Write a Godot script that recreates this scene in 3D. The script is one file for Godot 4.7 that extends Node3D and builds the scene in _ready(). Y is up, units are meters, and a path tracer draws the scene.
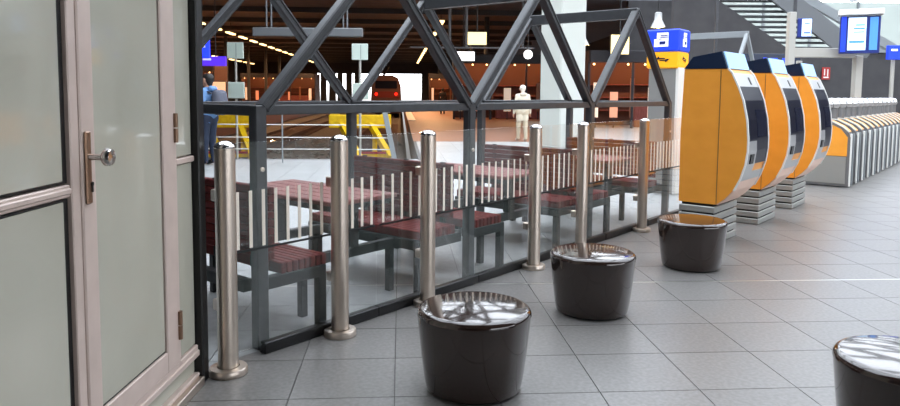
extends Node3D
# Station concourse: kiosk, glass balustrade with booth seating, ticket machines, gates, terminus tracks.
# Metres, y up; depth runs along -z. V(x, y, depth) makes a point.

const RAIL_TURN := 50.5      # degrees: local +x runs along the balustrade, local +z towards the open floor
const TRACK_TURN := 4.09     # degrees: local -z runs along the tracks
var M := {}
var used := {}
var rng := RandomNumberGenerator.new()

func V(x: float, y: float, d: float) -> Vector3:
	return Vector3(x, y, -d)

# ------------------------------------------------------------------ scene helpers
func numbered(n: String) -> String:
	if not used.has(n):
		used[n] = 0
		return n
	used[n] += 1
	return "%s_%03d" % [n, used[n]]

func tag(o: Node, label: String, category: String, group := "", kind := "") -> void:
	if label: o.set_meta("label", label)
	if category: o.set_meta("category", category)
	if group: o.set_meta("group", group)
	if kind: o.set_meta("kind", kind)

func thing(called: String, label: String, category: String, xf := Transform3D.IDENTITY, group := "") -> Node3D:
	var o := Node3D.new()
	o.name = numbered(called)
	add_child(o)
	o.transform = xf
	tag(o, label, category, group)
	return o

func struct(called: String, mesh: Mesh, m: Material, xf := Transform3D.IDENTITY, label := "") -> MeshInstance3D:
	var o := MeshInstance3D.new()
	o.name = numbered(called)
	o.mesh = mesh
	o.material_override = m
	add_child(o)
	o.transform = xf
	o.set_meta("kind", "structure")
	if label: o.set_meta("label", label)
	return o

func part(parent: Node, called: String, mesh: Mesh, m: Material, xf := Transform3D.IDENTITY) -> MeshInstance3D:
	var o := MeshInstance3D.new()
	o.name = called
	o.mesh = mesh
	o.material_override = m
	parent.add_child(o, true)
	o.transform = xf
	return o

func at(p: Vector3) -> Transform3D:
	return Transform3D(Basis.IDENTITY, p)

func rail(u: float, y: float, v: float) -> Transform3D:
	var b := Basis(Vector3.UP, deg_to_rad(RAIL_TURN))
	return Transform3D(b, V(-1.067, 0, 3.819) + b * Vector3(u, y, v))

func track(a: float, y: float, d: float, turn := 0.0) -> Transform3D:
	var b := Basis(Vector3.UP, deg_to_rad(TRACK_TURN))
	return Transform3D(Basis(Vector3.UP, deg_to_rad(TRACK_TURN + turn)), b * Vector3(a, y, -d))

# ------------------------------------------------------------------ mesh helpers
func begin() -> SurfaceTool:
	var st := SurfaceTool.new()
	st.begin(Mesh.PRIMITIVE_TRIANGLES)
	return st

func tri(st: SurfaceTool, a: Vector3, b: Vector3, c: Vector3, n: Vector3) -> void:
	if (c - a).cross(b - a).dot(n) < 0:
		var t := b; b = c; c = t
	for p in [a, b, c]:
		st.set_normal(n)
		st.add_vertex(p)

func quad(st: SurfaceTool, a: Vector3, b: Vector3, c: Vector3, d: Vector3) -> void:
	var n := (c - a).cross(b - a).normalized()
	tri(st, a, b, c, n)
	tri(st, a, c, d, n)

func quad_out(st: SurfaceTool, a: Vector3, b: Vector3, c: Vector3, d: Vector3, out: Vector3) -> void:
	var n := (c - a).cross(b - a).normalized()
	if n.dot(out) < 0: n = -n
	tri(st, a, b, c, n)
	tri(st, a, c, d, n)

# A box with chamfered edges.
func box(st: SurfaceTool, c: Vector3, size: Vector3, bevel := 0.0, b := Basis.IDENTITY) -> void:
	var h := size / 2.0
	var e := minf(bevel, minf(h.x, minf(h.y, h.z)) * 0.9)
	var pt := func(s: Vector3, axis: int) -> Vector3:
		var p := Vector3(s.x * (h.x - e), s.y * (h.y - e), s.z * (h.z - e))
		p[axis] = s[axis] * h[axis]
		return c + b * p
	for k in 3:
		var i := (k + 1) % 3
		var j := (k + 2) % 3
		for s in [-1.0, 1.0]:
			var q := []
			for w in [[-1.0, -1.0], [1.0, -1.0], [1.0, 1.0], [-1.0, 1.0]]:
				var g := Vector3.ZERO
				g[k] = s; g[i] = w[0]; g[j] = w[1]
				q.append(pt.call(g, k))
			var n := Vector3.ZERO
			n[k] = s
			quad_out(st, q[0], q[1], q[2], q[3], b * n)
		if e > 0:
			for si in [-1.0, 1.0]:
				for sj in [-1.0, 1.0]:
					var g0 := Vector3.ZERO
					var g1 := Vector3.ZERO
					g0[k] = -1.0; g0[i] = si; g0[j] = sj
					g1[k] = 1.0; g1[i] = si; g1[j] = sj
					var o := Vector3.ZERO
					o[i] = si; o[j] = sj
					quad_out(st, pt.call(g0, i), pt.call(g1, i), pt.call(g1, j), pt.call(g0, j), b * o)
	if e > 0:
		for sx in [-1.0, 1.0]:
			for sy in [-1.0, 1.0]:
				for sz in [-1.0, 1.0]:
					var s := Vector3(sx, sy, sz)
					tri(st, pt.call(s, 0), pt.call(s, 1), pt.call(s, 2), (b * s).normalized())

func box_mesh(size: Vector3, bevel := 0.0, c := Vector3.ZERO) -> ArrayMesh:
	var st := begin()
	box(st, c, size, bevel)
	return st.commit()

# A beam from a to b; w across, h in the plane of up.
func beam(st: SurfaceTool, a: Vector3, b: Vector3, w: float, h: float, bevel := 0.004, up := Vector3.UP) -> void:
	var z := (b - a).normalized()
	if absf(z.dot(up)) > 0.98: up = Vector3.RIGHT
	var x := up.cross(z).normalized()
	var y := z.cross(x)
	box(st, (a + b) / 2.0, Vector3(w, h, a.distance_to(b)), bevel, Basis(x, y, z))

func beam_mesh(a: Vector3, b: Vector3, w: float, h: float, bevel := 0.004, up := Vector3.UP) -> ArrayMesh:
	var st := begin()
	beam(st, a, b, w, h, bevel, up)
	return st.commit()

# Profile points (radius, height) spun about y.
func lathe(st: SurfaceTool, prof: Array, seg := 32, c := Vector3.ZERO, b := Basis.IDENTITY, flat := 0.0) -> void:
	for i in prof.size() - 1:
		var p: Vector2 = prof[i]
		var q: Vector2 = prof[i + 1]
		var d := q - p
		if d.length() < 1e-6: continue
		var nrm := Vector2(d.y, -d.x).normalized()
		var np := nrm
		var nq := nrm
		if i > 0:
			var e: Vector2 = p - prof[i - 1]
			var m := Vector2(e.y, -e.x).normalized()
			if m.dot(nrm) > 0.75: np = (m + nrm).normalized()
		if i + 2 < prof.size():
			var e2: Vector2 = prof[i + 2] - q
			var m2 := Vector2(e2.y, -e2.x).normalized()
			if m2.dot(nrm) > 0.75: nq = (m2 + nrm).normalized()
		for k in seg:
			var t0 := TAU * k / seg
			var t1 := TAU * (k + 1) / seg
			var d0 := Vector3(cos(t0), 0, sin(t0))
			var d1 := Vector3(cos(t1), 0, sin(t1))
			var up := Vector3.UP
			var ps := [d0 * p.x + up * p.y, d1 * p.x + up * p.y, d1 * q.x + up * q.y, d0 * q.x + up * q.y]
			var ns := [d0 * np.x + up * np.y, d1 * np.x + up * np.y, d1 * nq.x + up * nq.y, d0 * nq.x + up * nq.y]
			for f in [[0, 1, 2], [0, 2, 3]]:
				var a: Vector3 = ps[f[0]]
				var bb: Vector3 = ps[f[1]]
				var cc: Vector3 = ps[f[2]]
				var face := (cc - a).cross(bb - a)
				if face.length() < 1e-12: continue
				var order: Array = f if face.dot(ns[f[0]] + ns[f[1]] + ns[f[2]]) > 0 else [f[0], f[2], f[1]]
				for o in order:
					st.set_normal((b * (ns[o] as Vector3)).normalized())
					st.add_vertex(c + b * (ps[o] as Vector3))

func lathe_mesh(prof: Array, seg := 32, c := Vector3.ZERO, b := Basis.IDENTITY) -> ArrayMesh:
	var st := begin()
	lathe(st, prof, seg, c, b)
	return st.commit()

func axis_basis(dir: Vector3) -> Basis:
	var y := dir.normalized()
	var x := Vector3.RIGHT if absf(y.x) < 0.9 else Vector3.FORWARD
	var z := x.cross(y).normalized()
	return Basis(y.cross(z).normalized(), y, z)

func rod(st: SurfaceTool, a: Vector3, b: Vector3, r: float, seg := 8, r2 := -1.0) -> void:
	var l := a.distance_to(b)
	lathe(st, [Vector2(0, 0), Vector2(r, 0), Vector2(r if r2 < 0 else r2, l), Vector2(0, l)], seg, a, axis_basis(b - a))

func rod_mesh(a: Vector3, b: Vector3, r: float, seg := 8) -> ArrayMesh:
	var st := begin()
	rod(st, a, b, r, seg)
	return st.commit()

# A flat outline (in local x, y) drawn out along z from z0 to z1.
func prism(st: SurfaceTool, poly: PackedVector2Array, z0: float, z1: float, b := Basis.IDENTITY, c := Vector3.ZERO) -> void:
	var idx := Geometry2D.triangulate_polygon(poly)
	for i in range(0, idx.size(), 3):
		for z in [z0, z1]:
			var q := []
			for k in 3:
				var p := poly[idx[i + k]]
				q.append(c + b * Vector3(p.x, p.y, z))
			tri(st, q[0], q[1], q[2], b * Vector3(0, 0, -1.0 if z == minf(z0, z1) else 1.0))
	var area := 0.0
	for i in poly.size():
		area += poly[i].cross(poly[(i + 1) % poly.size()])
	for i in poly.size():
		var p := poly[i]
		var q2 := poly[(i + 1) % poly.size()]
		var e := q2 - p
		var out := Vector2(e.y, -e.x) * signf(area)
		quad_out(st, c + b * Vector3(p.x, p.y, z0), c + b * Vector3(q2.x, q2.y, z0), c + b * Vector3(q2.x, q2.y, z1), c + b * Vector3(p.x, p.y, z1), b * Vector3(out.x, out.y, 0))

func prism_mesh(poly: PackedVector2Array, z0: float, z1: float, b := Basis.IDENTITY, c := Vector3.ZERO) -> ArrayMesh:
	var st := begin()
	prism(st, poly, z0, z1, b, c)
	return st.commit()

# Maps outline (x, y) drawn along z to (v, height) drawn along the width: local z = outline x, y = y, x = width
func side_basis() -> Basis:
	return Basis(Vector3(0, 0, 1), Vector3(0, 1, 0), Vector3(1, 0, 0))

# ------------------------------------------------------------------ materials
func lin(c: Color) -> Color:
	return c.linear_to_srgb()

func mat(c: Color, rough := 0.6, metal := 0.0, spec := 0.5) -> StandardMaterial3D:
	var m := StandardMaterial3D.new()
	m.albedo_color = c
	m.roughness = rough
	m.metallic = metal
	m.metallic_specular = spec
	return m

func glow(c: Color, e: float) -> StandardMaterial3D:
	var m := mat(c, 0.5)
	m.emission_enabled = true
	m.emission = c
	m.emission_energy_multiplier = e
	return m

func glass(c: Color, a: float) -> StandardMaterial3D:
	var m := mat(Color(c.r, c.g, c.b, a), 0.0, 0.0, 0.7)
	m.transparency = BaseMaterial3D.TRANSPARENCY_ALPHA
	return m

func noise_image(sd: int, freq: float, oct: int, lo: Color, hi: Color, sx := 1.0, sy := 1.0, size := 256, pw := 1.0) -> ImageTexture:
	var n := FastNoiseLite.new()
	n.seed = sd
	n.frequency = freq
	n.fractal_octaves = oct
	n.noise_type = FastNoiseLite.TYPE_SIMPLEX_SMOOTH
	var src := n.get_seamless_image(int(size / sx) if sx > 1 else size, int(size / sy) if sy > 1 else size)
	src.resize(size, size, Image.INTERPOLATE_CUBIC)
	var im := Image.create(size, size, true, Image.FORMAT_RGB8)
	for y in size:
		for x in size:
			im.set_pixel(x, y, lo.lerp(hi, pow(src.get_pixel(x, y).r, pw)))
	im.generate_mipmaps()
	return ImageTexture.create_from_image(im)

func textured(m: StandardMaterial3D, t: Texture2D, scale: float, world := true) -> StandardMaterial3D:
	m.albedo_texture = t
	m.albedo_color = Color.WHITE
	m.uv1_triplanar = true
	m.uv1_world_triplanar = world
	m.uv1_scale = Vector3.ONE * scale
	return m

func make_materials() -> void:
	for k in 4:
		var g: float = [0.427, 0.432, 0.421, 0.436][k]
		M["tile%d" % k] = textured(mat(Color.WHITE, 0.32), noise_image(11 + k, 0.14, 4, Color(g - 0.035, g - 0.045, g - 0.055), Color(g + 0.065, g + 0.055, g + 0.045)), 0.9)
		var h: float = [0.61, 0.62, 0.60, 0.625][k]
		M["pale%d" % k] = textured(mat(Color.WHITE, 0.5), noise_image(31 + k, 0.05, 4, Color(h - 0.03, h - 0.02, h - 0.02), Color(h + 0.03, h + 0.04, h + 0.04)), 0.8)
	M.grout = mat(Color(0.36, 0.35, 0.34), 0.9)
	M.strip = mat(Color(0.78, 0.78, 0.76), 0.3, 0.9)
	M.dark_steel = textured(mat(Color.WHITE, 0.42, 0.0, 0.45), noise_image(5, 0.03, 3, Color(0.23, 0.235, 0.245), Color(0.29, 0.295, 0.305)), 1.5)
	M.black = mat(Color(0.035, 0.035, 0.04), 0.4)
	M.steel = mat(Color(0.84, 0.79, 0.74), 0.36, 1.0)
	M.steel_bright = mat(Color(0.80, 0.79, 0.78), 0.18, 1.0)
	M.wood_red = [textured(mat(Color.WHITE, 0.6, 0.0, 0.25), noise_image(51, 0.03, 4, Color(0.31, 0.10, 0.10), Color(0.42, 0.15, 0.145), 1.0, 6.0), 2.2),
		textured(mat(Color.WHITE, 0.6, 0.0, 0.25), noise_image(52, 0.03, 4, Color(0.35, 0.115, 0.115), Color(0.46, 0.175, 0.16), 1.0, 6.0), 2.2)]
	M.wood_table = [textured(mat(Color.WHITE, 0.5, 0.0, 0.3), noise_image(55, 0.03, 4, Color(0.43, 0.24, 0.22), Color(0.53, 0.32, 0.30), 1.0, 6.0), 1.8),
		textured(mat(Color.WHITE, 0.5, 0.0, 0.3), noise_image(56, 0.03, 4, Color(0.46, 0.26, 0.24), Color(0.56, 0.34, 0.32), 1.0, 6.0), 1.8)]
	M.alu = textured(mat(Color.WHITE, 0.38, 0.15), noise_image(61, 0.02, 3, Color(0.745, 0.675, 0.635), Color(0.805, 0.73, 0.69)), 1.0)
	M.frost = textured(mat(Color.WHITE, 0.06), noise_image(62, 0.01, 2, Color(0.655, 0.645, 0.59), Color(0.695, 0.68, 0.625)), 0.6)
	M.bronze = mat(Color(0.55, 0.44, 0.36), 0.35, 0.8)
	M.rail_glass = glass(Color(0.80, 0.88, 0.85), 0.025)
	M.clear_glass = glass(Color(0.9, 0.95, 0.95), 0.03)
	M.frosted_sky = glass(Color(0.70, 0.75, 0.72), 0.78)
	M.print = mat(Color(0.95, 0.91, 0.85), 0.5)
	M.lacquer = mat(Color(0.185, 0.135, 0.115), 0.10, 0.0, 0.5)
	M.lacquer.clearcoat_enabled = true
	M.lacquer.clearcoat = 0.6
	M.lacquer.clearcoat_roughness = 0.03
	M.orange = textured(mat(Color.WHITE, 0.40), noise_image(71, 0.02, 3, Color(0.92, 0.60, 0.19), Color(0.96, 0.64, 0.23)), 1.0)
	M.navy = mat(Color(0.10, 0.15, 0.24), 0.25)
	M.silver = mat(Color(0.72, 0.72, 0.72), 0.35, 0.55)
	M.white = mat(Color(0.88, 0.88, 0.86), 0.5)
	M.screen_off = mat(Color(0.04, 0.05, 0.13), 0.3, 0.0, 0.3)
	M.plinth = mat(Color(0.62, 0.62, 0.60), 0.4, 0.4)
	M.plinth_gap = mat(Color(0.16, 0.15, 0.14), 0.8)
	M.tan = mat(Color(0.92, 0.78, 0.70), 0.4)
	M.yellow = textured(mat(Color.WHITE, 0.5), noise_image(81, 0.03, 4, Color(0.86, 0.68, 0.02), Color(0.96, 0.80, 0.05)), 0.7)
	M.ceiling = textured(mat(Color.WHITE, 0.8), noise_image(91, 0.02, 3, Color(0.38, 0.39, 0.42), Color(0.44, 0.45, 0.48)), 0.3)
	M.wall_dark = textured(mat(Color.WHITE, 0.8), noise_image(92, 0.02, 3, Color(0.22, 0.215, 0.225), Color(0.26, 0.255, 0.26)), 0.3)
	M.wall_grey = mat(Color(0.55, 0.55, 0.55), 0.8)
	M.beam_grey = mat(Color(0.55, 0.57, 0.58), 0.5, 0.1)
	M.ballast = textured(mat(Color.WHITE, 0.95), noise_image(95, 0.12, 4, Color(0.16, 0.14, 0.12), Color(0.52, 0.48, 0.44)), 0.35)
	M.ballast_stone = mat(Color(0.45, 0.42, 0.38), 0.95)
	M.rust = mat(Color(0.30, 0.20, 0.16), 0.6, 0.3)
	M.platform = textured(mat(Color.WHITE, 0.55), noise_image(97, 0.05, 4, Color(0.50, 0.33, 0.25), Color(0.58, 0.40, 0.31)), 0.5)
	M.lamp_warm = glow(Color(1.0, 0.82, 0.55), 8.0)
	M.lamp_white = glow(Color(1.0, 0.96, 0.88), 2.5)

# ------------------------------------------------------------------ main
func _ready() -> void:
	rng.seed = 20240
	# camera
	var cam := Camera3D.new()
	cam.name = "camera"
	add_child(cam)
	var pitch := atan(57.0 / 700.0)
	cam.transform = Transform3D(Basis(Vector3.RIGHT, -pitch) * Basis(Vector3.BACK, 0.008), Vector3(0, 1.45, 0))
	cam.near = 0.05
	cam.far = 400.0
	cam.projection = Camera3D.PROJECTION_FRUSTUM
	cam.size = 0.05 * 406.0 / 700.0
	cam.frustum_offset = Vector2(0, -0.05 * 53.0 / 700.0)
	cam.current = true
	# sky: even overcast
	var env := Environment.new()
	var sm := ProceduralSkyMaterial.new()
	sm.sky_top_color = Color(0.90, 0.93, 0.97)
	sm.sky_horizon_color = Color(0.95, 0.955, 0.97)
	sm.ground_horizon_color = Color(0.75, 0.75, 0.74)
	sm.ground_bottom_color = Color(0.35, 0.35, 0.35)
	sm.sky_energy_multiplier = 3.0
	sm.ground_energy_multiplier = 2.0
	var sky := Sky.new()
	sky.sky_material = sm
	env.sky = sky
	env.background_mode = Environment.BG_SKY
	env.tonemap_mode = Environment.TONE_MAPPER_LINEAR
	env.tonemap_exposure = 0.54
	env.sdfgi_enabled = true
	env.ssao_enabled = true
	env.ssil_enabled = true
	var we := WorldEnvironment.new()
	we.name = "world_environment"
	we.environment = env
	add_child(we)

	make_materials()
	more_materials()
	build_shell()
	build_floor()
	build_pit()
	build_kiosk()
	build_canopy()
	build_seating()
	build_balustrade()
	build_stools()
	build_machines()
	build_gates()
	build_right_side()
	build_background()
	build_people()
	build_lamps()

func more_materials() -> void:
	M.header = glow(Color(0.62, 0.78, 0.90), 0.77)
	M.screen_dim = mat(Color(0.05, 0.07, 0.16), 0.2, 0.0, 0.3)
	M.bench_steel = mat(Color(0.15, 0.155, 0.16), 0.5, 0.0, 0.35)
	M.gate = mat(Color(0.46, 0.46, 0.46), 0.45, 0.3)
	M.pylon_grey = mat(Color(0.55, 0.55, 0.54), 0.5, 0.2)
	M.sign_yellow = glow(Color(0.98, 0.70, 0.06), 0.55)
	M.sign_blue = glow(Color(0.10, 0.25, 0.85), 0.77)
	M.sign_blue_lit = glow(Color(0.15, 0.25, 1.0), 2.64)
	M.sign_blue_flat = mat(Color(0.13, 0.20, 0.50), 0.4)
	M.sign_purple = glow(Color(0.38, 0.22, 0.95), 1.54)
	M.white_lit = glow(Color(0.92, 0.93, 1.0), 1.32)
	M.display_pale = glow(Color(0.80, 0.90, 1.0), 1.54)
	M.display_blue = glow(Color(0.30, 0.55, 0.85), 1.1)
	M.sign_red = mat(Color(0.62, 0.16, 0.14), 0.5)
	M.pole = mat(Color(0.70, 0.69, 0.66), 0.45, 0.1)
	M.column = mat(Color(0.76, 0.77, 0.74), 0.6)
	M.train = mat(Color(0.36, 0.24, 0.22), 0.4)
	M.train_band = mat(Color(0.45, 0.14, 0.12), 0.4)
	M.tail = glow(Color(1.0, 0.12, 0.06), 6.6)
	M.board = mat(Color(0.80, 0.86, 0.82), 0.5)
	M.mark = mat(Color(0.55, 0.62, 0.60), 0.6)
	M.beam_dim = mat(Color(0.42, 0.43, 0.44), 0.5, 0.1)
	M.shop_wall = mat(Color(0.36, 0.22, 0.17), 0.7)
	M.shop_dark = mat(Color(0.16, 0.15, 0.17), 0.5)
	M.poster = glow(Color(0.95, 0.85, 0.75), 0.77)
	M.poster_pink = glow(Color(0.95, 0.66, 0.52), 0.5)
	M.poster_dim = mat(Color(0.55, 0.36, 0.26), 0.6)
	M.box_yellow = glow(Color(1.0, 0.92, 0.66), 2.64)
	M.box_white = glow(Color(1.0, 1.0, 1.0), 3.3)
	M.skin = mat(Color(0.76, 0.57, 0.47), 0.6)
	M.coat_white = mat(Color(0.84, 0.80, 0.72), 0.8)
	M.coat_cream = mat(Color(0.78, 0.72, 0.62), 0.8)
	M.coat_blue = mat(Color(0.40, 0.55, 0.74), 0.8)
	M.jeans = mat(Color(0.14, 0.18, 0.26), 0.85)
	M.hair_white = mat(Color(0.88, 0.85, 0.80), 0.7)
	M.hair_dark = mat(Color(0.12, 0.10, 0.09), 0.6)
	M.bag = mat(Color(0.34, 0.35, 0.40), 0.8)
	M.bag_dark = mat(Color(0.20, 0.21, 0.24), 0.8)
	M.cloth_dark = mat(Color(0.13, 0.12, 0.14), 0.85)
	M.cloth_brown = mat(Color(0.30, 0.17, 0.13), 0.85)

# ------------------------------------------------------------------ setting
func slab(called: String, x0: float, x1: float, y0: float, y1: float, d0: float, d1: float, m: Material, label := "") -> MeshInstance3D:
	return struct(called, box_mesh(Vector3(x1 - x0, y1 - y0, d1 - d0)), m, at(V((x0 + x1) / 2, (y0 + y1) / 2, (d0 + d1) / 2)), label)

func build_shell() -> void:
	# left and rear walls, and the solid roof over the near hall
	slab("wall_left", -32.4, -32.0, -1.2, 6.6, -14.0, 112.0, M.wall_dark)
	slab("wall_rear", -32.0, 10.0, 0.0, 6.6, -14.4, -14.0, M.wall_grey)
	slab("ceiling", -32.0, 40.0, 6.2, 6.6, -14.0, 2.5, M.ceiling)
	slab("ceiling", -32.0, -5.0, 6.2, 6.6, 2.5, 25.5, M.ceiling)
	slab("ceiling", -32.0, 8.2, 6.2, 6.6, 25.5, 36.0, M.ceiling)
	slab("ceiling", -32.0, 13.0, 6.2, 6.6, 36.0, 112.0, M.ceiling)
	# roof lights between steel beams
	var roof := struct("ceiling", box_mesh(Vector3(0.5, 0.5, 23.0)), M.beam_grey, at(V(-7.75, 6.4, 14.0)), "steel beams of the glazed roof")
	for k in 16:
		part(roof, "beam", box_mesh(Vector3(0.16, 0.4, 23.0)), M.beam_grey, at(Vector3(2.95 * (k + 1), 0, 0)))
	for k in 8:
		part(roof, "beam", box_mesh(Vector3(48.0, 0.3, 0.12)), M.beam_grey, at(Vector3(23.9, 0.05, 11.5 - k * 3.28)))
	for k in 11:
		part(roof, "beam", box_mesh(Vector3(0.16, 0.4, 10.5)), M.beam_grey, at(Vector3(16.2 + 2.95 * k, 0, -16.75)))
	for k in 3:
		part(roof, "beam", box_mesh(Vector3(31.8, 0.3, 0.12)), M.beam_grey, at(Vector3(32.0, 0.05, -14.8 - 3.28 * k)))
	part(roof, "pane", box_mesh(Vector3(31.8, 0.02, 10.4)), M.clear_glass, at(Vector3(32.0, 0.28, -16.75)))
	part(roof, "pane", box_mesh(Vector3(48.0, 0.02, 23.0)), M.clear_glass, at(Vector3(23.9, 0.28, 0)))
	# glazed fronts to the right of and behind the camera
	var f := struct("wall_right", box_mesh(Vector3(0.3, 0.5, 14.0)), M.beam_grey, at(V(26.0, 0.25, -7.0)))
	part(f, "transom", box_mesh(Vector3(0.3, 0.3, 14.0)), M.beam_grey, at(Vector3(0, 5.8, 0)))
	part(f, "transom", box_mesh(Vector3(0.16, 0.12, 14.0)), M.beam_grey, at(Vector3(0, 2.5, 0)))
	for k in 8:
		part(f, "mullion", box_mesh(Vector3(0.18, 6.2, 0.10)), M.beam_grey, at(Vector3(0, 2.9, 7.0 - k * 2.0)))
	part(f, "pane", box_mesh(Vector3(0.02, 5.9, 14.0)), M.clear_glass, at(Vector3(0, 2.9, 0)))
	slab("wall_right", 25.8, 26.2, 0.0, 6.2, 0.0, 36.0, M.wall_dark)
	var f2 := struct("wall_rear", box_mesh(Vector3(15.7, 0.5, 0.3)), M.beam_grey, at(V(18.0, 0.25, -14.2)))
	part(f2, "transom", box_mesh(Vector3(15.7, 0.3, 0.3)), M.beam_grey, at(Vector3(0, 5.8, 0)))
	part(f2, "transom", box_mesh(Vector3(15.7, 0.12, 0.16)), M.beam_grey, at(Vector3(0, 2.5, 0)))
	for k in 9:
		part(f2, "mullion", box_mesh(Vector3(0.10, 6.2, 0.18)), M.beam_grey, at(Vector3(-7.8 + k * 1.95, 2.9, 0)))
	part(f2, "pane", box_mesh(Vector3(15.7, 5.9, 0.02)), M.clear_glass, at(Vector3(0, 2.9, 0)))
	# dark wall behind the gates with frosted lights above it
	slab("wall_back", 9.0, 40.0, 0.0, 3.7, 36.0, 36.4, M.wall_dark)
	slab("wall_back", 9.0, 13.4, 3.7, 6.2, 36.0, 36.4, M.wall_dark)
	var cl := struct("window_1", box_mesh(Vector3(26.6, 0.25, 0.3)), M.beam_grey, at(V(26.7, 3.8, 36.1)))
	for k in 12:
		part(cl, "window_frame", box_mesh(Vector3(0.12, 2.5, 0.14)), M.beam_grey, at(Vector3(-13.2 + k * 2.4, 1.2, 0)))
	part(cl, "pane", box_mesh(Vector3(26.6, 2.4, 0.03)), M.frosted_sky, at(Vector3(0, 1.2, 0)))
	# the platform hall beyond: right wall, end fascia with columns
	slab("wall_hall", 13.0, 13.4, -1.2, 6.6, 36.4, 112.0, M.wall_dark)
	slab("wall_end", -32.0, -22.0, -1.2, 6.2, 111.6, 112.0, M.wall_dark)
	slab("wall_end", -22.0, 13.0, 4.4, 6.2, 111.6, 112.0, M.wall_dark)
	slab("wall_end", -4.6, 13.0, -1.2, 4.4, 111.6, 112.0, M.wall_dark)
	for k in 6:
		slab("wall_end", -22.0 + k * 1.35, -21.2 + k * 1.35 + 0.12 * (k % 3), -1.2, 4.4, 111.6, 112.0, M.wall_dark)

func rect(x0: float, y0: float, x1: float, y1: float) -> PackedVector2Array:
	return PackedVector2Array([Vector2(x0, y0), Vector2(x1, y0), Vector2(x1, y1), Vector2(x0, y1)])

# Tiles lie in the track frame: (a, d) cells of 0.5 x 0.49. The balustrade line cuts dark tiles from pale ones.
func build_floor() -> void:
	var tb := Basis(Vector3.UP, deg_to_rad(TRACK_TURN))
	var inv := tb.inverse()
	var to_track := func(p: Vector3) -> Vector2:
		var q := inv * p
		return Vector2(q.x, -q.z)
	var far := 400.0
	var rb := rail(0, 0, 0)
	var along := rb.basis.x
	var across := rb.basis.z
	var o := rb.origin
	var front_half := PackedVector2Array([to_track.call(o - along * far), to_track.call(o + along * far), to_track.call(o + along * far + across * far), to_track.call(o - along * far + across * far)])
	var back_half := PackedVector2Array([to_track.call(o - along * far), to_track.call(o + along * far), to_track.call(o + along * far - across * far), to_track.call(o - along * far - across * far)])
	var top := Basis(Vector3(1, 0, 0), Vector3(0, 0, -1), Vector3(0, 1, 0))   # outline (a, d) lies flat, drawn upwards
	var tf := Transform3D(tb, Vector3.ZERO)
	var floor_node := Node3D.new()
	floor_node.name = "floor"
	add_child(floor_node)
	tag(floor_node, "dark grey stone tile floor of the concourse", "", "", "structure")
	var pale_node := Node3D.new()
	pale_node.name = "floor_seating"
	add_child(pale_node)
	tag(pale_node, "pale grey tile floor behind the glass balustrade", "", "", "structure")
	floor_node.transform = tf
	pale_node.transform = tf
	# beds of mortar under the tiles; the track pit stays open
	var bed := begin()
	for r in [[-33.0, -16.0, 40.0, 15.1], [0.4, 15.1, 40.0, 21.0], [5.9, 21.0, 40.0, 36.0]]:
		box(bed, Vector3((r[0] + r[2]) / 2, -0.157, -(r[1] + r[3]) / 2), Vector3(r[2] - r[0], 0.3, r[3] - r[1]))
	part(floor_node, "mortar_bed", bed.commit(), M.grout)
	var a0 := 1.476
	var d0 := 4.72
	var single := [[], []]
	var rest := [[begin(), begin(), begin(), begin()], [begin(), begin(), begin(), begin()]]
	var count := [0, 0]
	var cells := []
	for i in range(-40, 60):
		for j in range(-22, 66):
			var ca := a0 + (i + 0.5) * 0.5
			var cd := d0 + (j + 0.5) * 0.49
			if cd > 15.0 and ca < 0.5 or cd > 21.0 and ca < 5.9: continue
			var w := tb * Vector3(ca, 0, -cd)
			var seen := -w.z > 2.6 and absf(w.x / -w.z) < 0.70
			cells.append([(-w.z if seen else 1000.0 - w.z), i, j])
	cells.sort_custom(func(p, q): return p[0] < q[0])
	var g := 0.0024
	var whole := prism_mesh(rect(-0.25 + g, -0.245 + g, 0.25 - g, 0.245 - g), -0.02, 0.0, top)
	for c in cells:
		var i: int = c[1]
		var j: int = c[2]
		var r := rect(a0 + i * 0.5 + g, d0 + j * 0.49 + g, a0 + (i + 1) * 0.5 - g, d0 + (j + 1) * 0.49 - g)
		if j == 1: r = rect(a0 + i * 0.5 + g, d0 + j * 0.49 + 0.018, a0 + (i + 1) * 0.5 - g, d0 + (j + 1) * 0.49 - g)
		var shade := absi((i * 7 + j * 13 + (i * j) % 5) % 4)
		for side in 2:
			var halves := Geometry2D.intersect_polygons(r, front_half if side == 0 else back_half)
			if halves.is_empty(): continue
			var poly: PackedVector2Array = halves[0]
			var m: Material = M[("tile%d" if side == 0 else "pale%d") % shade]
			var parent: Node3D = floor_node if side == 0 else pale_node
			if c[0] < 900.0 and count[side] < 296:
				count[side] += 1
				if poly.size() == 4 and j != 1 and absf(poly[0].distance_to(poly[2]) - r[0].distance_to(r[2])) < 1e-4:
					part(parent, "tile", whole, m, at(Vector3(a0 + (i + 0.5) * 0.5, 0, -(d0 + (j + 0.5) * 0.49))))
				else:
					part(parent, "tile", prism_mesh(poly, -0.02, 0.0, top), m)
			else:
				prism(rest[side][shade], poly, -0.02, 0.0, top)
	for side in 2:
		for k in 4:
			var p := part(floor_node if side == 0 else pale_node, "far_tiles", rest[side][k].commit(), M[("tile%d" if side == 0 else "pale%d") % k])
			p.set_meta("kind", "stuff")
	# steel expansion strip let into the joint
	part(floor_node, "joint_strip", box_mesh(Vector3(40.0, 0.02, 0.026)), M.strip, at(Vector3(12.0, -0.0095, -(d0 + 0.49))))

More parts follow.
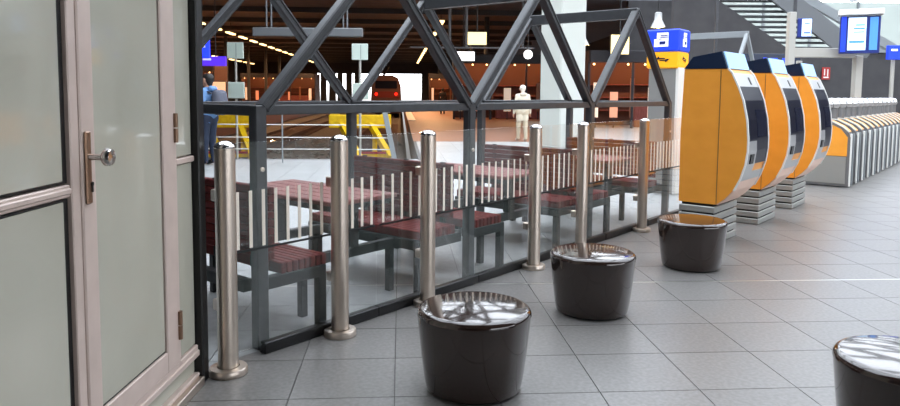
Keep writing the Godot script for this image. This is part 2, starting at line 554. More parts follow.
func build_pit() -> void:
	var tf := Transform3D(Basis(Vector3.UP, deg_to_rad(TRACK_TURN)), Vector3.ZERO)
	var pit := struct("floor_track_bed", box_mesh(Vector3(24.5, 0.3, 100.0), 0.0, Vector3(-12.0, -1.15, -65.0)), M.ballast, tf, "brown ballast bed of the terminus tracks")
	# loose stones
	var n := 900
	var st := begin()
	for k in n:
		var s := rng.randf_range(0.05, 0.13)
		var p := Vector3(rng.randf_range(-9.0, 0.0), -1.0 + s * 0.2, -rng.randf_range(16.0, 36.0))
		box(st, p, Vector3(s, s * 0.8, s * rng.randf_range(0.7, 1.3)), 0.02, Basis.from_euler(Vector3(rng.randf() * 6, rng.randf() * 6, rng.randf() * 6)))
	var stones := part(pit, "ballast_stones", st.commit(), M.ballast_stone)
	stones.set_meta("kind", "stuff")
	struct("wall_pit", box_mesh(Vector3(34.0, 1.0, 0.4), 0.0, Vector3(-16.4, -0.52, -15.3)), M.wall_grey, tf, "concrete edge of the track pit")
	# platforms on either side of the tracks
	for s in [[0.4, 14.0, 36.6, 112.0], [-33.0, -9.6, 19.0, 112.0]]:
		var pl := struct("floor_platform", box_mesh(Vector3(s[1] - s[0], 1.0, s[3] - s[2]), 0.0, Vector3((s[0] + s[1]) / 2, -0.5, -(s[2] + s[3]) / 2)), M.platform, tf)
		var edge: float = s[0] + 0.2 if s[0] > 0 else s[1] - 0.2
		part(pl, "platform_edge", box_mesh(Vector3(0.42, 0.04, s[3] - s[2]), 0.0, Vector3(edge, 0.004, -(s[2] + s[3]) / 2)), M.white)
	struct("floor_platform", box_mesh(Vector3(5.5, 0.98, 15.6), 0.0, Vector3(3.15, -0.491, -28.8)), M.platform, tf)
	struct("wall_pit", box_mesh(Vector3(0.2, 0.96, 21.3), 0.0, Vector3(0.5, -0.5, -25.9)), M.wall_grey, tf)
	for a in [-1.4, -6.4]:
		var t := thing("railway_track", "rusty rails on sleepers leading to the %s buffer stop" % ("nearer right" if a > -3 else "left"), "track", track(a, -1.0, 0), "terminus tracks")
		for s in [-0.75, 0.75]:
			part(t, "rail", beam_mesh(Vector3(s, 0.15, -27.0), Vector3(s, 0.15, -108.0), 0.07, 0.15), M.rust)
		for k in 40:
			part(t, "sleeper", box_mesh(Vector3(2.5, 0.12, 0.25), 0.02), M.rust, at(Vector3(0, 0.03, -27.3 - k * 0.65)))

# ------------------------------------------------------------------ kiosk
# Local x runs along the wall away from the camera (0 at the far corner), z out towards the concourse.
func build_kiosk() -> void:
	var turn := Basis(Vector3.UP, deg_to_rad(89.0))
	var k := thing("glass_kiosk", "kiosk with frosted grey-green panes in beige aluminium frames and a door", "kiosk", Transform3D(turn, V(-1.228, 0, 3.443)))
	var top := 3.0
	# solid body behind the panes
	part(k, "body", box_mesh(Vector3(4.6, top, 2.4), 0.0, Vector3(-2.33, top / 2, -1.26)), M.black)
	part(k, "roof", box_mesh(Vector3(4.9, 0.2, 2.8), 0.02, Vector3(-2.33, top + 0.1, -1.2)), M.dark_steel)
	part(k, "corner_post", box_mesh(Vector3(0.075, top, 0.075), 0.006, Vector3(-0.0375, top / 2, -0.02)), M.black)
	part(k, "plinth", box_mesh(Vector3(4.52, 0.045, 0.07), 0.004, Vector3(-2.34, 0.0235, -0.01)), M.steel)
	# frame members
	var z := -0.03
	part(k, "mullion", box_mesh(Vector3(0.022, top - 0.15, 0.05), 0.004, Vector3(-0.296, 0.15 + (top - 0.15) / 2, z)), M.alu)
	part(k, "mullion", box_mesh(Vector3(0.052, top - 0.15, 0.06), 0.004, Vector3(-1.122, 0.15 + (top - 0.15) / 2, z)), M.alu)
	part(k, "mullion", box_mesh(Vector3(0.06, top - 0.05, 0.06), 0.004, Vector3(-2.35, 0.05 + (top - 0.05) / 2, z)), M.alu)
	part(k, "bottom_rail", box_mesh(Vector3(4.5, 0.03, 0.066), 0.004, Vector3(-2.33, 0.165, z)), M.alu)
	part(k, "bottom_rail", box_mesh(Vector3(4.5, 0.03, 0.062), 0.004, Vector3(-2.33, 0.19, z - 0.006)), M.alu)
	part(k, "kick_rail", box_mesh(Vector3(4.5, 0.02, 0.06), 0.004, Vector3(-2.33, 0.056, z)), M.alu)
	part(k, "kick_panel", box_mesh(Vector3(0.50, 0.085, 0.02), 0.002, Vector3(-0.332, 0.108, z - 0.005)), M.frost)
	part(k, "kick_panel", box_mesh(Vector3(0.56, 0.085, 0.02), 0.002, Vector3(-0.868, 0.108, z - 0.005)), M.frost)
	part(k, "kick_panel", box_mesh(Vector3(1.2, 0.085, 0.02), 0.002, Vector3(-1.752, 0.108, z - 0.005)), M.frost)
	# narrow side light beside the corner post
	part(k, "cross_rail", box_mesh(Vector3(0.205, 0.028, 0.05), 0.004, Vector3(-0.181, 1.126, z)), M.alu)
	part(k, "pane", box_mesh(Vector3(0.190, 0.90, 0.012), 0.002, Vector3(-0.179, 0.658, z + 0.006)), M.frost)
	part(k, "pane", box_mesh(Vector3(0.190, 1.84, 0.012), 0.002, Vector3(-0.179, 2.066, z + 0.006)), M.frost)
	# wide side light left of the door, in a black gasket
	part(k, "cross_rail", box_mesh(Vector3(1.17, 0.042, 0.05), 0.004, Vector3(-1.735, 1.118, z)), M.alu)
	part(k, "cross_rail", box_mesh(Vector3(1.17, 0.02, 0.062), 0.004, Vector3(-1.735, 1.118, z)), M.alu)
	for y in [[0.21, 1.092], [1.144, 2.98]]:
		part(k, "gasket", box_mesh(Vector3(1.172, y[1] - y[0], 0.02), 0.0, Vector3(-1.736, (y[0] + y[1]) / 2, z + 0.004)), M.black)
		part(k, "pane", box_mesh(Vector3(1.13, y[1] - y[0] - 0.016, 0.012), 0.002, Vector3(-1.745, (y[0] + y[1]) / 2, z + 0.012)), M.frost)
	# door
	var st := begin()
	var x0 := -1.092
	var x1 := -0.317
	var zf := z + 0.012
	box(st, Vector3(x0 + 0.045, 0.208 + 1.38, zf), Vector3(0.09, 2.76, 0.045), 0.005)
	box(st, Vector3(x1 - 0.066, 0.208 + 1.38, zf), Vector3(0.132, 2.76, 0.045), 0.005)
	box(st, Vector3((x0 + x1) / 2, 0.255, zf - 0.001), Vector3(x1 - x0 - 0.1, 0.094, 0.043), 0.004)
	box(st, Vector3((x0 + x1) / 2, 2.92, zf - 0.001), Vector3(x1 - x0 - 0.1, 0.094, 0.043), 0.004)
	var door := part(k, "door", st.commit(), M.alu)
	part(door, "gasket", box_mesh(Vector3(x1 - x0 - 0.21, 2.585, 0.02), 0.0, Vector3((x0 + x1) / 2 - 0.021, 1.594, zf - 0.002)), M.black)
	part(door, "pane", box_mesh(Vector3(x1 - x0 - 0.228, 2.57, 0.014), 0.002, Vector3((x0 + x1) / 2 - 0.025, 1.596, zf + 0.006)), M.frost)
	part(door, "handle_plate", box_mesh(Vector3(0.034, 0.25, 0.010), 0.004, Vector3(-1.062, 1.185, zf + 0.0275)), M.bronze)
	var kn := begin()
	var fb := axis_basis(Vector3(0, 0, 1))
	lathe(kn, [Vector2(0, 0), Vector2(0.011, 0), Vector2(0.011, 0.045), Vector2(0.024, 0.052), Vector2(0.031, 0.060), Vector2(0.031, 0.072), Vector2(0.026, 0.080), Vector2(0, 0.083)], 24, Vector3(-1.060, 1.222, zf + 0.03), fb)
	part(door, "knob", kn.commit(), M.steel_bright)
	var kh := begin()
	lathe(kh, [Vector2(0, 0), Vector2(0.008, 0), Vector2(0.008, 0.004), Vector2(0, 0.004)], 12, Vector3(-1.050, 1.128, zf + 0.032), fb)
	box(kh, Vector3(-1.050, 1.112, zf + 0.034), Vector3(0.008, 0.024, 0.003))
	part(door, "keyhole", kh.commit(), M.black)
	for y in [1.285, 0.385]:
		var h := begin()
		for s in [-0.034, 0.034]:
			rod(h, Vector3(x1 - 0.008, y + s - 0.031, zf + 0.028), Vector3(x1 - 0.008, y + s + 0.031, zf + 0.028), 0.011, 12)
		part(door, "hinge", h.commit(), M.bronze)

# ------------------------------------------------------------------ house-shaped steel frame over the booths
const BAY := 1.905
const DEEP := -1.35
func build_canopy() -> void:
	var c := thing("steel_canopy_frame", "dark grey steel frame of three house-shaped gables over the booths", "frame", rail(0.04, 0, 0))
	var eave := 1.375
	var peak := 2.33
	var w := 0.068
	for v in [-0.03, DEEP]:
		for k in 4:
			var u := k * BAY
			var st := begin()
			box(st, Vector3(u, eave / 2, v), Vector3(0.075, eave, w), 0.006)
			if v > -1 and k > 0 and k < 3:
				box(st, Vector3(u - 0.043, eave / 2, v), Vector3(0.007, eave - 0.02, w * 0.7), 0.002)
				box(st, Vector3(u + 0.043, eave / 2, v), Vector3(0.007, eave - 0.02, w * 0.7), 0.002)
			part(c, "upright", st.commit(), M.dark_steel)
			if v > -1:
				var bt := begin()
				lathe(bt, [Vector2(0, 0), Vector2(0.014, 0), Vector2(0.014, 0.008), Vector2(0, 0.012)], 10, Vector3(u, 1.02, v + w / 2), axis_basis(Vector3(0, 0, 1)))
				part(c, "bolt", bt.commit(), M.steel)
		for k in 3:
			var u := k * BAY
			for s in [0, 1]:
				var foot := Vector3(u + (0.03 if s == 0 else BAY - 0.03), eave - 0.02, v)
				var head := Vector3(u + BAY / 2, peak, v)
				var st2 := begin()
				var dir := (head - foot).normalized()
				var side := Vector3(0, 0, 1)
				var nrm := dir.cross(side).normalized()
				beam(st2, foot, head + dir * 0.02, w, 0.064, 0.005)
				for q in [-1.0, 1.0]:
					beam(st2, foot + nrm * 0.0215 * q + side * (w / 2 + 0.003), head + nrm * 0.0215 * q + side * (w / 2 + 0.003), 0.008, 0.015, 0.002)
				part(c, "rafter", st2.commit(), M.dark_steel)
			part(c, "tie_rail", beam_mesh(Vector3(u + 0.04, eave - 0.028, v), Vector3(u + BAY - 0.04, eave - 0.028, v), 0.05, 0.056), M.dark_steel)
	for k in 3:
		part(c, "ridge_beam", beam_mesh(Vector3((k + 0.5) * BAY, peak - 0.02, 0.0), Vector3((k + 0.5) * BAY, peak - 0.02, DEEP - 0.03), 0.075, 0.11, 0.006), M.dark_steel)
	for k in 4:
		part(c, "side_rail", beam_mesh(Vector3(k * BAY, eave - 0.03, -0.06), Vector3(k * BAY, eave - 0.03, DEEP + 0.03), 0.05, 0.06), M.dark_steel)

# ------------------------------------------------------------------ benches and tables of the booths
func slat_row(parent: Node, called: String, n: int, c0: Vector3, step: Vector3, size: Vector3, mats: Array, b := Basis.IDENTITY) -> void:
	var m := box_mesh(size, 0.006)
	for k in n:
		part(parent, called, m, mats[k % mats.size()], Transform3D(b, c0 + step * k))

func bench(u: float, sides: Array, label: String) -> void:
	var t := thing("slatted_bench", label, "bench", rail(u, 0, 0), "dark red benches of the booths")
	var len := 1.22
	var vc := -0.04 - len / 2
	# backrest: slats stacked on edge, ends free towards the balustrade
	var bx: float = 0.0 if sides.size() == 2 else 0.16 * sides[0]
	slat_row(t, "back_slat", 9, Vector3(bx, 0.50, vc - (0.06 if sides.size() == 2 else 0.02)), Vector3(0, 0.0475, 0), Vector3(0.045, 0.043, len - (0.12 if sides.size() == 2 else 0.04)), M.wood_red)
	for v in [-0.26, vc, -0.04 - len + 0.12]:
		part(t, "back_post", box_mesh(Vector3(0.03, 0.50, 0.04), 0.004, Vector3(bx, 0.66, v)), M.bench_steel)
	for s in sides:
		slat_row(t, "seat_slat", 8, Vector3(s * 0.13 if sides.size() == 2 else s * 0.215, 0.425, vc), Vector3(s * 0.049 if sides.size() == 2 else s * 0.043, 0, 0), Vector3(0.042 if sides.size() == 2 else 0.038, 0.068, len), M.wood_red)
		var x1: float = s * 0.53
		for v in [-0.06, -0.04 - len + 0.03]:
			part(t, "seat_rail", beam_mesh(Vector3(s * 0.04, 0.357, v), Vector3(x1, 0.357, v), 0.05, 0.072), M.bench_steel)
			part(t, "leg", box_mesh(Vector3(0.06, 0.33, 0.05), 0.004, Vector3(x1 - s * 0.03, 0.165, v)), M.bench_steel)
		part(t, "seat_rail", beam_mesh(Vector3(x1 - s * 0.03, 0.357, -0.09), Vector3(x1 - s * 0.03, 0.357, -len), 0.05, 0.072), M.bench_steel)
	part(t, "seat_rail", beam_mesh(Vector3(0, 0.357, -0.09), Vector3(0, 0.357, -len), 0.06, 0.072), M.bench_steel)

func build_seating() -> void:
	bench(0.0, [1.0], "dark red slatted bench beside the kiosk")
	bench(BAY, [-1.0, 1.0], "dark red back-to-back bench behind the second and third steel posts")
	bench(BAY * 2, [-1.0, 1.0], "dark red back-to-back bench behind the fourth and fifth steel posts")
	bench(BAY * 3, [-1.0], "dark red bench nearest the ticket machines")
	var labels := ["booth table nearest the kiosk, with a reddish plank top", "middle booth table of the three, with a reddish plank top", "booth table nearest the ticket machines, with a reddish plank top"]
	for k in 3:
		var t := thing("booth_table", labels[k], "table", rail((k + 0.5) * BAY, 0, 0), "tables of the booths")
		slat_row(t, "plank", 5, Vector3(-0.24, 0.735, -0.70), Vector3(0.12, 0, 0), Vector3(0.115, 0.03, 1.16), M.wood_table)
		part(t, "edge_frame", box_mesh(Vector3(0.56, 0.04, 1.08), 0.004, Vector3(0, 0.70, -0.70)), M.bench_steel)
		for v in [-0.30, -1.10]:
			part(t, "leg", box_mesh(Vector3(0.09, 0.29, 0.07), 0.004, Vector3(0.02, 0.535, v)), M.bench_steel)
			part(t, "cross_beam", beam_mesh(Vector3(-0.42, 0.355, v), Vector3(0.42, 0.355, v), 0.05, 0.07), M.bench_steel)
			for s in [-0.4, 0.4]:
				part(t, "foot_post", box_mesh(Vector3(0.05, 0.33, 0.05), 0.004, Vector3(s, 0.165, v)), M.bench_steel)

# ------------------------------------------------------------------ glass balustrade
func build_balustrade() -> void:
	var spans := [[-0.20, 0.86], [0.88, 1.93], [1.95, 2.98], [3.0, 4.02], [4.05, 5.03], [5.05, 6.0]]
	var bar := box_mesh(Vector3(0.020, 0.31, 0.003))
	var t0 := thing("glass_balustrade", "clear glass balustrade with printed white bars and a black bottom rail", "balustrade", rail(0, 0, 0.055))
	for sp in spans:
		var a: float = sp[0]
		var b: float = sp[1]
		var pane := part(t0, "pane", box_mesh(Vector3(b - a, 1.13, 0.012), 0.001, Vector3((b - a) / 2, 0.05 + 0.565, 0)), M.rail_glass, at(Vector3(a, 0, 0)))
		var ra := maxf(a, 0.0)
		part(t0, "bottom_rail", box_mesh(Vector3(b - ra + 0.02, 0.065, 0.05), 0.005, Vector3((b - ra) / 2, 0.0335, 0)), M.black, at(Vector3(ra, 0, 0)))
		part(pane, "dark_line", box_mesh(Vector3(b - a - 0.02, 0.012, 0.004), 0.0, Vector3((b - a) / 2, 0.598, 0.009)), M.black)
		var n := int((b - a) / 0.081)
		for i in n:
			part(pane, "printed_bar", bar, M.print, at(Vector3((i + 0.5) * (b - a) / n, 0.765, 0.0085)))
	var us := [-0.285, 0.475, 1.265, 2.60, 3.395, 4.71]
	var pn := ["stainless steel post beside the kiosk door frame", "stainless steel post second from the kiosk", "stainless steel post behind the nearest stool", "stainless steel post left of the middle stool", "stainless steel post right behind the middle stool", "stainless steel post nearest the ticket machines"]
	for k in 6:
		var t := thing("balustrade_post", pn[k], "post", rail(us[k], 0, 0.15), "stainless posts of the balustrade")
		part(t, "base_flange", lathe_mesh([Vector2(0, 0.001), Vector2(0.094, 0.001), Vector2(0.096, 0.004), Vector2(0.096, 0.032), Vector2(0.092, 0.038), Vector2(0.057, 0.040)], 40), M.steel)
		part(t, "tube", lathe_mesh([Vector2(0.0515, 0.03), Vector2(0.0515, 1.165)], 40), M.steel)
		part(t, "domed_cap", lathe_mesh([Vector2(0.0515, 1.165), Vector2(0.053, 1.167), Vector2(0.053, 1.173), Vector2(0.047, 1.183), Vector2(0.036, 1.194), Vector2(0.018, 1.2), Vector2(0, 1.202)], 40), M.steel_bright)
		for y in [0.35, 0.92]:
			part(t, "glass_clamp", box_mesh(Vector3(0.05, 0.06, 0.05), 0.006, Vector3(0, y, -0.074)), M.steel)

# ------------------------------------------------------------------ stools
func build_stools() -> void:
	var spec := [
		[V(0.125, 0, 3.37), "glossy dark brown drum stool closest to the camera at bottom centre"],
		[V(0.958, 0, 4.60), "glossy dark brown drum stool in the middle of the row of three"],
		[V(2.05, 0, 5.84), "glossy dark brown drum stool in front of the first ticket machine"],
		[V(1.865, 0, 2.74), "glossy dark brown drum stool cut off at the bottom right corner"],
	]
	var h := 0.42
	for s in spec:
		var t := thing("drum_stool", s[1], "stool", at(s[0]), "drum stools")
		var rb := 0.235
		var rt := 0.280
		part(t, "foot_ring", lathe_mesh([Vector2(0, 0.002), Vector2(0.215, 0.002), Vector2(0.215, 0.02)], 48), M.black)
		var shell := [Vector2(rb - 0.02, 0.01)]
		for i in 15:
			var y := lerpf(0.015, h - 0.045, i / 14.0)
			shell.append(Vector2(rb + (rt - rb) * pow((y - 0.015) / (h - 0.06), 0.75), y))
		part(t, "shell", lathe_mesh(shell, 64), M.lacquer)
		var topp := []
		for i in 9:
			var an := PI / 2 * i / 8.0
			topp.append(Vector2(rt - 0.028 + 0.030 * cos(an), h - 0.045 + 0.032 * sin(an)))
		for i in 6:
			topp.append(Vector2((rt - 0.03) * (1 - (i + 1) / 6.0), h - 0.013 + 0.010 * (1 - pow(1 - (i + 1) / 6.0, 2))))
		part(t, "seat_top", lathe_mesh(topp, 64), M.lacquer)

# ------------------------------------------------------------------ ticket machines
func build_machines() -> void:
	var labels := ["tall orange ticket machine nearest the camera, with a navy cap", "orange ticket machine in the middle of the three", "orange ticket machine furthest back, beside the gates"]
	var W := 0.66
	for k in 3:
		var t := thing("ticket_machine", labels[k], "ticket machine", rail(4.47 + k * 1.45, 0, 0), "orange ticket machines")
		var sb := side_basis()
		# plinth of stacked slats
		part(t, "plinth", box_mesh(Vector3(W - 0.04, 0.40, 0.31), 0.0, Vector3(W / 2, 0.203, 0.815)), M.plinth_gap)
		for i in 5:
			part(t, "plinth_slat", box_mesh(Vector3(W + 0.01, 0.062, 0.35), 0.006, Vector3(W / 2, 0.036 + i * 0.078, 0.815)), M.plinth)
		# curved body: outline (v, height)
		var front := [Vector2(1.058, 1.695), Vector2(1.095, 1.655), Vector2(1.155, 1.53), Vector2(1.205, 1.40), Vector2(1.245, 1.22), Vector2(1.262, 1.04), Vector2(1.262, 0.93), Vector2(1.245, 0.80), Vector2(1.205, 0.67), Vector2(1.15, 0.555), Vector2(1.075, 0.47), Vector2(1.0, 0.405)]
		var o := PackedVector2Array([Vector2(0.635, 0.405), Vector2(0.63, 1.1), Vector2(0.65, 1.70)])
		for p in front: o.append(p)
		var st := begin()
		prism(st, o, 0.0, W, sb)
		var body := part(t, "body", st.commit(), M.orange)
		part(body, "side_seam", box_mesh(Vector3(0.002, 1.28, 0.006), 0.0, Vector3(-0.0012, 1.05, 1.0)), M.bronze)
		# navy cap
		part(t, "cap", prism_mesh(PackedVector2Array([Vector2(0.645, 1.702), Vector2(0.73, 1.815), Vector2(1.0, 1.862), Vector2(1.055, 1.702)]), -0.004, W + 0.004, sb), M.navy)
		part(t, "lit_header", skin([Vector2(1.058, 1.700), Vector2(1.004, 1.858)], 0.03, W - 0.03, 0.010), M.header)
		# front panels laid on the curve
		part(t, "front_edge", skin(front.slice(0, 10), -0.004, 0.022, 0.014), M.white)
		part(t, "front_edge", skin(front.slice(0, 10), W - 0.022, W + 0.004, 0.014), M.white)
		part(t, "upper_panel", skin(front.slice(1, 3), 0.022, W - 0.022, 0.008), M.silver)
		part(t, "note_slot", skin([Vector2(1.112, 1.62), Vector2(1.145, 1.55)], W * 0.62, W * 0.68, 0.012), M.black)
		part(t, "dark_panel", skin(front.slice(2, 8), 0.022, W - 0.022, 0.008), M.screen_off)
		var sc := part(t, "touch_screen", skin([Vector2(1.226, 1.31), Vector2(1.245, 1.22), Vector2(1.261, 1.05)], 0.30, W - 0.06, 0.011), M.screen_dim)
		sc.set_meta("label", "dark touch screen")
		var pad := part(t, "payment_panel", skin([Vector2(1.258, 1.02), Vector2(1.262, 0.93), Vector2(1.245, 0.80), Vector2(1.222, 0.725)], 0.022, 0.27, 0.013), M.silver)
		part(pad, "card_reader", skin([Vector2(1.258, 0.90), Vector2(1.246, 0.81)], 0.09, 0.19, 0.024), M.black)
		part(t, "payment_panel", skin([Vector2(1.222, 0.725), Vector2(1.195, 0.645)], 0.022, W - 0.022, 0.009), M.silver)
		part(t, "lower_panel", skin([Vector2(1.194, 0.642), Vector2(1.15, 0.555), Vector2(1.075, 0.47), Vector2(1.0, 0.405)], 0.02, W - 0.02, 0.007), M.tan)

# A curved sheet that follows an outline (v, height) and stands off it by thick.
func skin(curve: Array, x0: float, x1: float, thick: float) -> ArrayMesh:
	var outer := []
	for i in curve.size():
		var a: Vector2 = curve[maxi(i - 1, 0)]
		var b: Vector2 = curve[mini(i + 1, curve.size() - 1)]
		var d := (b - a).normalized()
		var n := Vector2(d.y, -d.x)
		if n.x < 0: n = -n
		outer.append((curve[i] as Vector2) + n * thick)
	var poly := PackedVector2Array()
	for p in curve: poly.append(p)
	for i in range(outer.size() - 1, -1, -1): poly.append(outer[i])
	return prism_mesh(poly, x0, x1, side_basis())

# ------------------------------------------------------------------ gates
func build_gates() -> void:
	var ord := ["first", "second", "third", "fourth", "fifth", "sixth", "seventh", "eighth", "ninth", "tenth", "eleventh", "twelfth", "thirteenth", "fourteenth"]
	var b := Basis(Vector3.UP, deg_to_rad(RAIL_TURN))
	var step := b.x * 0.55
	for k in 14:
		var p := V(6.31, 0, 11.01) + step * k
		var t := thing("ticket_gate", "silver ticket gate with orange top, %s from the ticket machines" % ord[k], "gate", Transform3D(b, p), "row of ticket gates")
		# outline in (v, height): the front edge stands at v = 0, the long body runs back
		var o := PackedVector2Array([Vector2(0, 0.02), Vector2(0, 0.80), Vector2(-0.03, 0.88), Vector2(-0.12, 0.96), Vector2(-0.30, 1.05), Vector2(-0.62, 1.09), Vector2(-1.5, 1.09), Vector2(-1.5, 0.02)])
		part(t, "body", prism_mesh(o, 0.0, 0.20, side_basis()), M.gate)
		if k == 0:
			part(t, "side_panel", prism_mesh(PackedVector2Array([Vector2(-0.04, 0.50), Vector2(-0.04, 0.80), Vector2(-0.14, 0.93), Vector2(-0.32, 1.02), Vector2(-0.60, 1.06), Vector2(-1.4, 1.06), Vector2(-1.4, 0.50)]), -0.012, 0.0, side_basis()), M.orange)
			part(t, "side_panel", prism_mesh(PackedVector2Array([Vector2(-0.05, 0.06), Vector2(-0.05, 0.49), Vector2(-1.4, 0.49), Vector2(-1.4, 0.06)]), -0.010, 0.0, side_basis()), M.plinth)
		var cv := [Vector2(-0.03, 0.88), Vector2(-0.12, 0.96), Vector2(-0.30, 1.05), Vector2(-0.62, 1.09), Vector2(-0.9, 1.09)]
		part(t, "orange_top", skin_up(cv, 0.012, 0.188, 0.014), M.orange)
		part(t, "front_edge", box_mesh(Vector3(0.022, 0.84, 0.03), 0.006, Vector3(0.011, 0.44, 0.008)), M.white)
		part(t, "front_edge", box_mesh(Vector3(0.022, 0.84, 0.03), 0.006, Vector3(0.189, 0.44, 0.008)), M.beam_grey)
		part(t, "top_edge", skin_up(cv, -0.006, 0.014, 0.018), M.white)
		var stk := part(t, "reader_stalk", rod_mesh(Vector3(0.1, 1.0, -0.42), Vector3(0.1, 1.30, -0.42), 0.10, 12), M.gate)
		part(stk, "reader_head", lathe_mesh([Vector2(0, -0.09), Vector2(0.11, -0.07), Vector2(0.14, 0), Vector2(0.12, 0.06), Vector2(0.06, 0.09), Vector2(0, 0.10)], 16, Vector3(0.1, 1.32, -0.42)), M.steel_bright)

func skin_up(curve: Array, x0: float, x1: float, thick: float) -> ArrayMesh:
	var poly := PackedVector2Array()
	for p in curve: poly.append(p)
	for i in range(curve.size() - 1, -1, -1): poly.append((curve[i] as Vector2) + Vector2(thick * 0.4, thick))
	return prism_mesh(poly, x0, x1, side_basis())

# Pieces of flat print: rectangles [x, y, w, h] on a board facing +z.
func print_on(parent: Node, called: String, rects: Array, z: float, m: Material) -> void:
	for r in rects:
		part(parent, called, box_mesh(Vector3(r[2], r[3], 0.006), 0.0, Vector3(r[0], r[1], z)), m)

func build_right_side() -> void:
	# blue and yellow ticket pylon behind the machines
	var t := thing("sign_pylon", "tall grey pylon with blue ticket sign above a yellow logo band", "sign", Transform3D(Basis(Vector3.UP, deg_to_rad(-38.0)), V(3.06, 0, 10.2)))
	part(t, "shaft", box_mesh(Vector3(0.42, 1.84, 0.36), 0.01, Vector3(0, 0.922, -0.21)), M.pylon_grey)
	part(t, "corner_strip", box_mesh(Vector3(0.05, 1.84, 0.37), 0.01, Vector3(0.215, 0.922, -0.21)), M.white)
	part(t, "yellow_band", box_mesh(Vector3(0.48, 0.24, 0.42), 0.02, Vector3(0, 1.95, -0.21)), M.sign_yellow)
	part(t, "blue_box", box_mesh(Vector3(0.50, 0.32, 0.44), 0.02, Vector3(0, 2.23, -0.21)), M.sign_blue)
	for face in 2:
		var b := Basis.IDENTITY if face == 0 else Basis(Vector3.UP, PI / 2)
		var o := Vector3(0.0, -0.06, 0.011) if face == 0 else Vector3(0.251, -0.06, -0.21)
		var sx := 1.0 if face == 0 else 0.7
		var tk := begin()
		box(tk, Vector3(0, 2.30, 0), Vector3(0.17 * sx, 0.20, 0.006), 0.0)
		box(tk, Vector3(-0.10 * sx, 2.255, 0), Vector3(0.05 * sx, 0.11, 0.006), 0.0)
		var w := part(t, "ticket_pictogram", tk.commit(), M.white_lit, Transform3D(b, o))
		print_on(w, "pictogram_detail", [[0.0, 2.255, 0.09 * sx, 0.045], [0.02, 2.335, 0.11 * sx, 0.012], [0.02, 2.36, 0.11 * sx, 0.012], [-0.03, 2.31, 0.05 * sx, 0.008]], 0.004, M.sign_blue_flat)
		# double-arrow emblem on the yellow band
		var oy := o - (Vector3(0, 0, 0.008) if face == 0 else Vector3(0.008, 0, 0))
		var e := begin()
		var pts := [[Vector2(-0.11, -0.005), Vector2(-0.05, 0.045), Vector2(-0.045, 0.022), Vector2(0.03, 0.022), Vector2(0.05, 0.005), Vector2(0.02, 0.005), Vector2(-0.04, 0.005), Vector2(-0.07, -0.005)],
			[Vector2(0.11, 0.005), Vector2(0.05, -0.045), Vector2(0.045, -0.022), Vector2(-0.03, -0.022), Vector2(-0.05, -0.007), Vector2(-0.02, -0.007), Vector2(0.04, -0.007), Vector2(0.07, 0.005)]]
		for q in pts:
			var poly := PackedVector2Array()
			for p in q: poly.append(Vector2(p.x * sx, p.y + 2.02))
			prism(e, poly, 0.0, 0.005)
		part(t, "arrow_emblem", e.commit(), M.navy, Transform3D(b, oy))

	# second house frame, further back
	var g := thing("steel_gable_frame", "grey steel gable frame seen above the first ticket machine", "frame", rail(11.2, 0, -0.81))
	for v in [0.0, -1.35]:
		for s in [-0.95, 0.95]:
			part(g, "upright", box_mesh(Vector3(0.07, 1.45, 0.06), 0.005, Vector3(s, 0.725, v)), M.beam_grey)
			part(g, "rafter", beam_mesh(Vector3(s, 1.43, v), Vector3(0, 2.58, v), 0.06, 0.06), M.beam_grey)
	part(g, "ridge_beam", beam_mesh(Vector3(0, 2.57, 0.03), Vector3(0, 2.57, -1.38), 0.075, 0.11), M.beam_grey)

	# portal with departure screens over the gates
	var po := thing("sign_portal", "pale steel portal of two poles and a beam above the gates", "portal", at(V(0, 0, 16.6)))
	part(po, "pole", box_mesh(Vector3(0.16, 3.4, 0.16), 0.01, Vector3(7.98, 1.7, 0)), M.pole)
	part(po, "pole", box_mesh(Vector3(0.17, 2.4, 0.17), 0.01, Vector3(9.58, 1.2, 0)), M.pole)
	part(po, "beam", box_mesh(Vector3(1.45, 0.22, 0.14), 0.01, Vector3(8.77, 2.46, -0.02)), M.pole)
	part(po, "pole", box_mesh(Vector3(0.11, 2.3, 0.11), 0.01, Vector3(8.5, 1.15, -0.6)), M.pole)
	var s1 := thing("information_screen", "small white and blue screen on the left portal pole", "screen", Transform3D(Basis(Vector3.UP, deg_to_rad(-20.0)), V(8.24, 3.03, 16.5)))
	part(s1, "housing", box_mesh(Vector3(0.30, 0.44, 0.10), 0.01), M.sign_blue_flat)
	part(s1, "display", box_mesh(Vector3(0.20, 0.40, 0.01), 0.002, Vector3(0.04, 0, 0.052)), M.display_pale)
	print_on(s1, "text_line", [[0.05, -0.12, 0.14, 0.03], [0.05, 0.10, 0.12, 0.02]], 0.058, M.sign_blue)
	var s2 := thing("information_screen", "large white and blue departure screens at the right edge", "screen", Transform3D(Basis(Vector3.UP, deg_to_rad(-25.0)), V(9.36, 2.89, 16.2)))
	part(s2, "housing", box_mesh(Vector3(0.80, 0.84, 0.22), 0.01, Vector3(0, -0.04, -0.04)), M.sign_blue_flat)
	part(s2, "roof_bar", box_mesh(Vector3(0.90, 0.13, 0.34), 0.01, Vector3(0, 0.47, 0)), M.white)
	var d1 := part(s2, "display", box_mesh(Vector3(0.36, 0.74, 0.01), 0.002, Vector3(-0.06, -0.02, 0.076)), M.display_pale)
	print_on(d1, "text_line", [[-0.06, -0.20, 0.30, 0.05], [-0.02, 0.10, 0.22, 0.03], [0.0, 0.18, 0.18, 0.025], [-0.02, 0.02, 0.22, 0.02]], 0.082, M.display_blue)
	part(s2, "display", box_mesh(Vector3(0.16, 0.74, 0.01), 0.002, Vector3(0.27, -0.02, 0.076)), M.display_blue)
